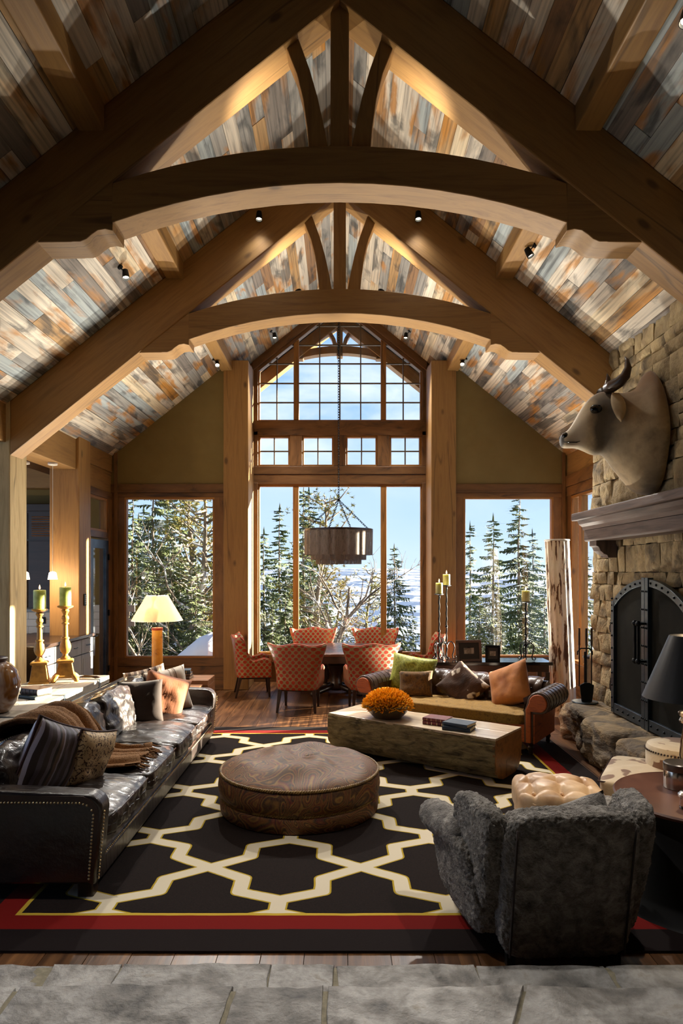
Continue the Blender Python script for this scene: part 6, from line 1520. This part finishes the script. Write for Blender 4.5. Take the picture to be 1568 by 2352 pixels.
# ------------------------------------------------------------------ exterior gable truss
et = thing('porch_truss', 'small arched timber truss outside the peaked window', 'truss', (0, 13.7, 6.2))
for sg in (-1, 1):
    ob(MB().prism([(sg * 2.4, ceil_z(2.4)), (sg * 2.4, ceil_z(2.4) - .29), (0, ZR - .29), (0, ZR)], 13.55, 13.8), 'rafter', M_beam, et, frame((0, 13.6, ZR), (sg, 0, -SL), (0, 1, 0)), bevel=.008)
    inn = [(.05, 6.50), (.06, 6.6), (.09, 6.7), (.15, 6.8), (.22, 6.88)]; out = [(.13, 6.50), (.135, 6.6), (.165, 6.69), (.22, 6.78), (.29, 6.84)]
    ob(MB().strip([(sg * a, b) for a, b in inn], [(sg * a, b) for a, b in out], 13.6, 13.75), 'curved_strut', M_beam, et, smooth=30)
    ob(MB().box(*sorted((sg * .72, sg * .86)), 13.58, 13.77, 6.28, 6.40), 'bracket', M_beam, et, bevel=.02)
up = arc(.85, 6.42, 6.545, 11); lo = arc(.85, 6.28, 6.40, 11); ob(MB().strip(up, lo, 13.58, 13.77), 'arched_tie', M_beam, et, smooth=30)
ob(MB().box(-.06, .06, 13.58, 13.77, 6.34, 7.1), 'king_post', M_beam, et, bevel=.006)
# ================================================================== LIGHT FIXTURES
def fixture(label, loc, aim, energy, cone=110, col=(1, .955, .88), up=(0, 0, 1), blend=.8):
    loc = Vector(loc); d = (Vector(aim) - loc).normalized()
    t = thing('spot_fixture', label, 'spotlight', loc, group='small black spotlights')
    upv = Vector(up)
    MB().lathe([(0, .0), (.03, 0), (.03, .012), (0, .014)], 14, M=upv.to_track_quat('Z', 'Y').to_matrix().to_4x4() @ T(0, 0, -.014)).build('canopy', M_iron, t, smooth=40)
    c = upv * -.10; MB().tube([upv * -.005, c], .006, 6).build('arm', M_iron, t)
    Q = T(*c) @ d.to_track_quat('Z', 'Y').to_matrix().to_4x4()
    mb = MB().lathe([(.016, -.05), (.03, -.045), (.036, .0), (.04, .055), (.036, .055), (.030, .01), (.0, .005)], 16, M=Q); mb.build('lamp_head', M_iron, t, smooth=40)
    MB().lathe([(0, .03), (.030, .03), (.030, .034), (0, .036)], 14, M=Q).build('lens', surf('lit_lens', [c3(1, .9, .7)], emit=(1, .85, .6, 1), estr=12), t)
    ld = bpy.data.lights.new('spot_beam', 'SPOT'); ld.energy = energy; ld.spot_size = R(cone); ld.spot_blend = blend; ld.color = col; ld.shadow_soft_size = .05
    lo_ = bpy.data.objects.new('spot_beam', ld); COL.objects.link(lo_); lo_.location = loc + c + d * .062; lo_.rotation_euler = d.to_track_quat('-Z', 'Y').to_euler()
    return t
def on_ceil(px, py):
    a = (HY - py) / abs(px - VX); X = (ZR - CH) / (a + SL); s = 1 if px > VX else -1; Y = X * F / abs(px - VX); return Vector((s * X, Y, ceil_z(X) - .003))
def nrm(x): return Vector((math.copysign(sn, x), 0, cs))
E1, E2, E3 = 30, 620, 240
for px, py, aim, lb_, e in ((275, 612, (-1.5, 6.0, 0), 'black spotlight on the left ceiling slope in the middle bay', E1), (1227, 562, (3.2, 6.9, 3.2), 'black spotlight on the right ceiling slope in the middle bay', E1), (490, 824, (-1.0, 6.6, 0), 'black spotlight on the left ceiling above the gable post', E2), (1070, 822, (1.3, 6.6, 0), 'black spotlight on the right ceiling above the gable post', E2),
                         (622, 760, (-.6, 10.5, 0), 'black spotlight on the left ceiling close to the peaked window', E2), (940, 760, (.6, 10.5, 0), 'black spotlight on the right ceiling close to the peaked window', E2), (1600, 6, (.9, 3.0, .3), 'black spotlight at the upper right ceiling corner', E3), (-60, 40, (-.5, 2.9, .3), 'black spotlight high on the left ceiling slope near the landing', E3)):  # left landing spot is added, out of view, to light the steps
    p = on_ceil(px, py); fixture(lb_, p, aim, e, {E3: 75, E2: 84}.get(e, 110), up=nrm(p.x))
for px, lb_ in ((597, 'black spotlight on the left rafter of the far truss'), (958, 'black spotlight on the right rafter of the far truss')):
    p = P(px, 505, 8.13); fixture(lb_, p, (p.x * 1.1, 7.0, 0), 15, up=(0, 1, 0))
# lamps added to brighten beams and ceiling, hidden on ties and behind furniture
def uplight(label, loc, aim, energy, cone=130, col=(1, .92, .78)):
    loc = Vector(loc); d = (Vector(aim) - loc).normalized(); t = thing('uplight', label, 'spotlight', loc, group='small uplights')
    Q = T(0, 0, .05) @ d.to_track_quat('Z', 'Y').to_matrix().to_4x4()
    MB().lathe([(0, 0), (.05, 0), (.05, .012), (0, .014)], 16).build('base', M_iron, t, smooth=40)
    MB().lathe([(.02, -.04), (.04, -.035), (.045, .04), (.04, .04), (.036, 0), (0, -.002)], 16, M=Q).build('lamp_head', M_iron, t, smooth=40)
    ld = bpy.data.lights.new('uplight_beam', 'SPOT'); ld.energy = energy; ld.spot_size = R(cone); ld.spot_blend = .9; ld.color = col; ld.shadow_soft_size = .06
    o = bpy.data.objects.new('uplight_beam', ld); COL.objects.link(o); o.location = loc + Vector((0, 0, .05)) + d * .05; o.rotation_euler = d.to_track_quat('-Z', 'Y').to_euler()
    return t
def arch_top(x): 
    sag = 5.435 - 5.14; Rr_ = (1.8 ** 2 + sag ** 2) / (2 * sag); return 5.435 - Rr_ + math.sqrt(Rr_ ** 2 - x * x)
U1 = 35
for yt, nm in ((5.56, 'nearest'), (8.30, 'second')):
    for sg, sd_ in ((-1, 'left'), (1, 'right')):
        x = sg * .5; uplight('small uplight on top of the %s truss tie, %s half' % (nm, sd_), (x, yt + .08, arch_top(x) + .002), (sg * 1.0, yt + .35, 6.8), U1, 84)
for (x, y, aim, lb_, e) in ((-2.5, 10.75, (-1.2, 8.2, 5.0), 'floor uplight near the left gable window', 850), (2.5, 10.75, (1.2, 8.2, 5.0), 'floor uplight near the right gable window', 850), (-2.95, 9.9, (-1.2, 6.6, 5.0), 'floor uplight behind the block side tables', 400), (1.15, 9.95, (.6, 6.6, 5.0), 'floor uplight between chesterfield and dining table', 400)):
    uplight(lb_, (x, y, .003), aim, e, 96 if e > 500 else 116)
def bulb_light(loc, e, col=(1, .72, .42), r=.04):
    ld = bpy.data.lights.new('bulb_glow', 'POINT'); ld.energy = e; ld.color = col; ld.shadow_soft_size = r
    o = bpy.data.objects.new('bulb_glow', ld); COL.objects.link(o); o.location = loc
bulb_light((lx, ly, .60 + zs0 + .19), 26, (1, .86, .66)); bulb_light((2.40, 4.70, .632 + .74), 30)
for px in (121, 57): p = P(px, 1318, 9.7); bulb_light((p.x, 9.7, p.z - .08), 35)
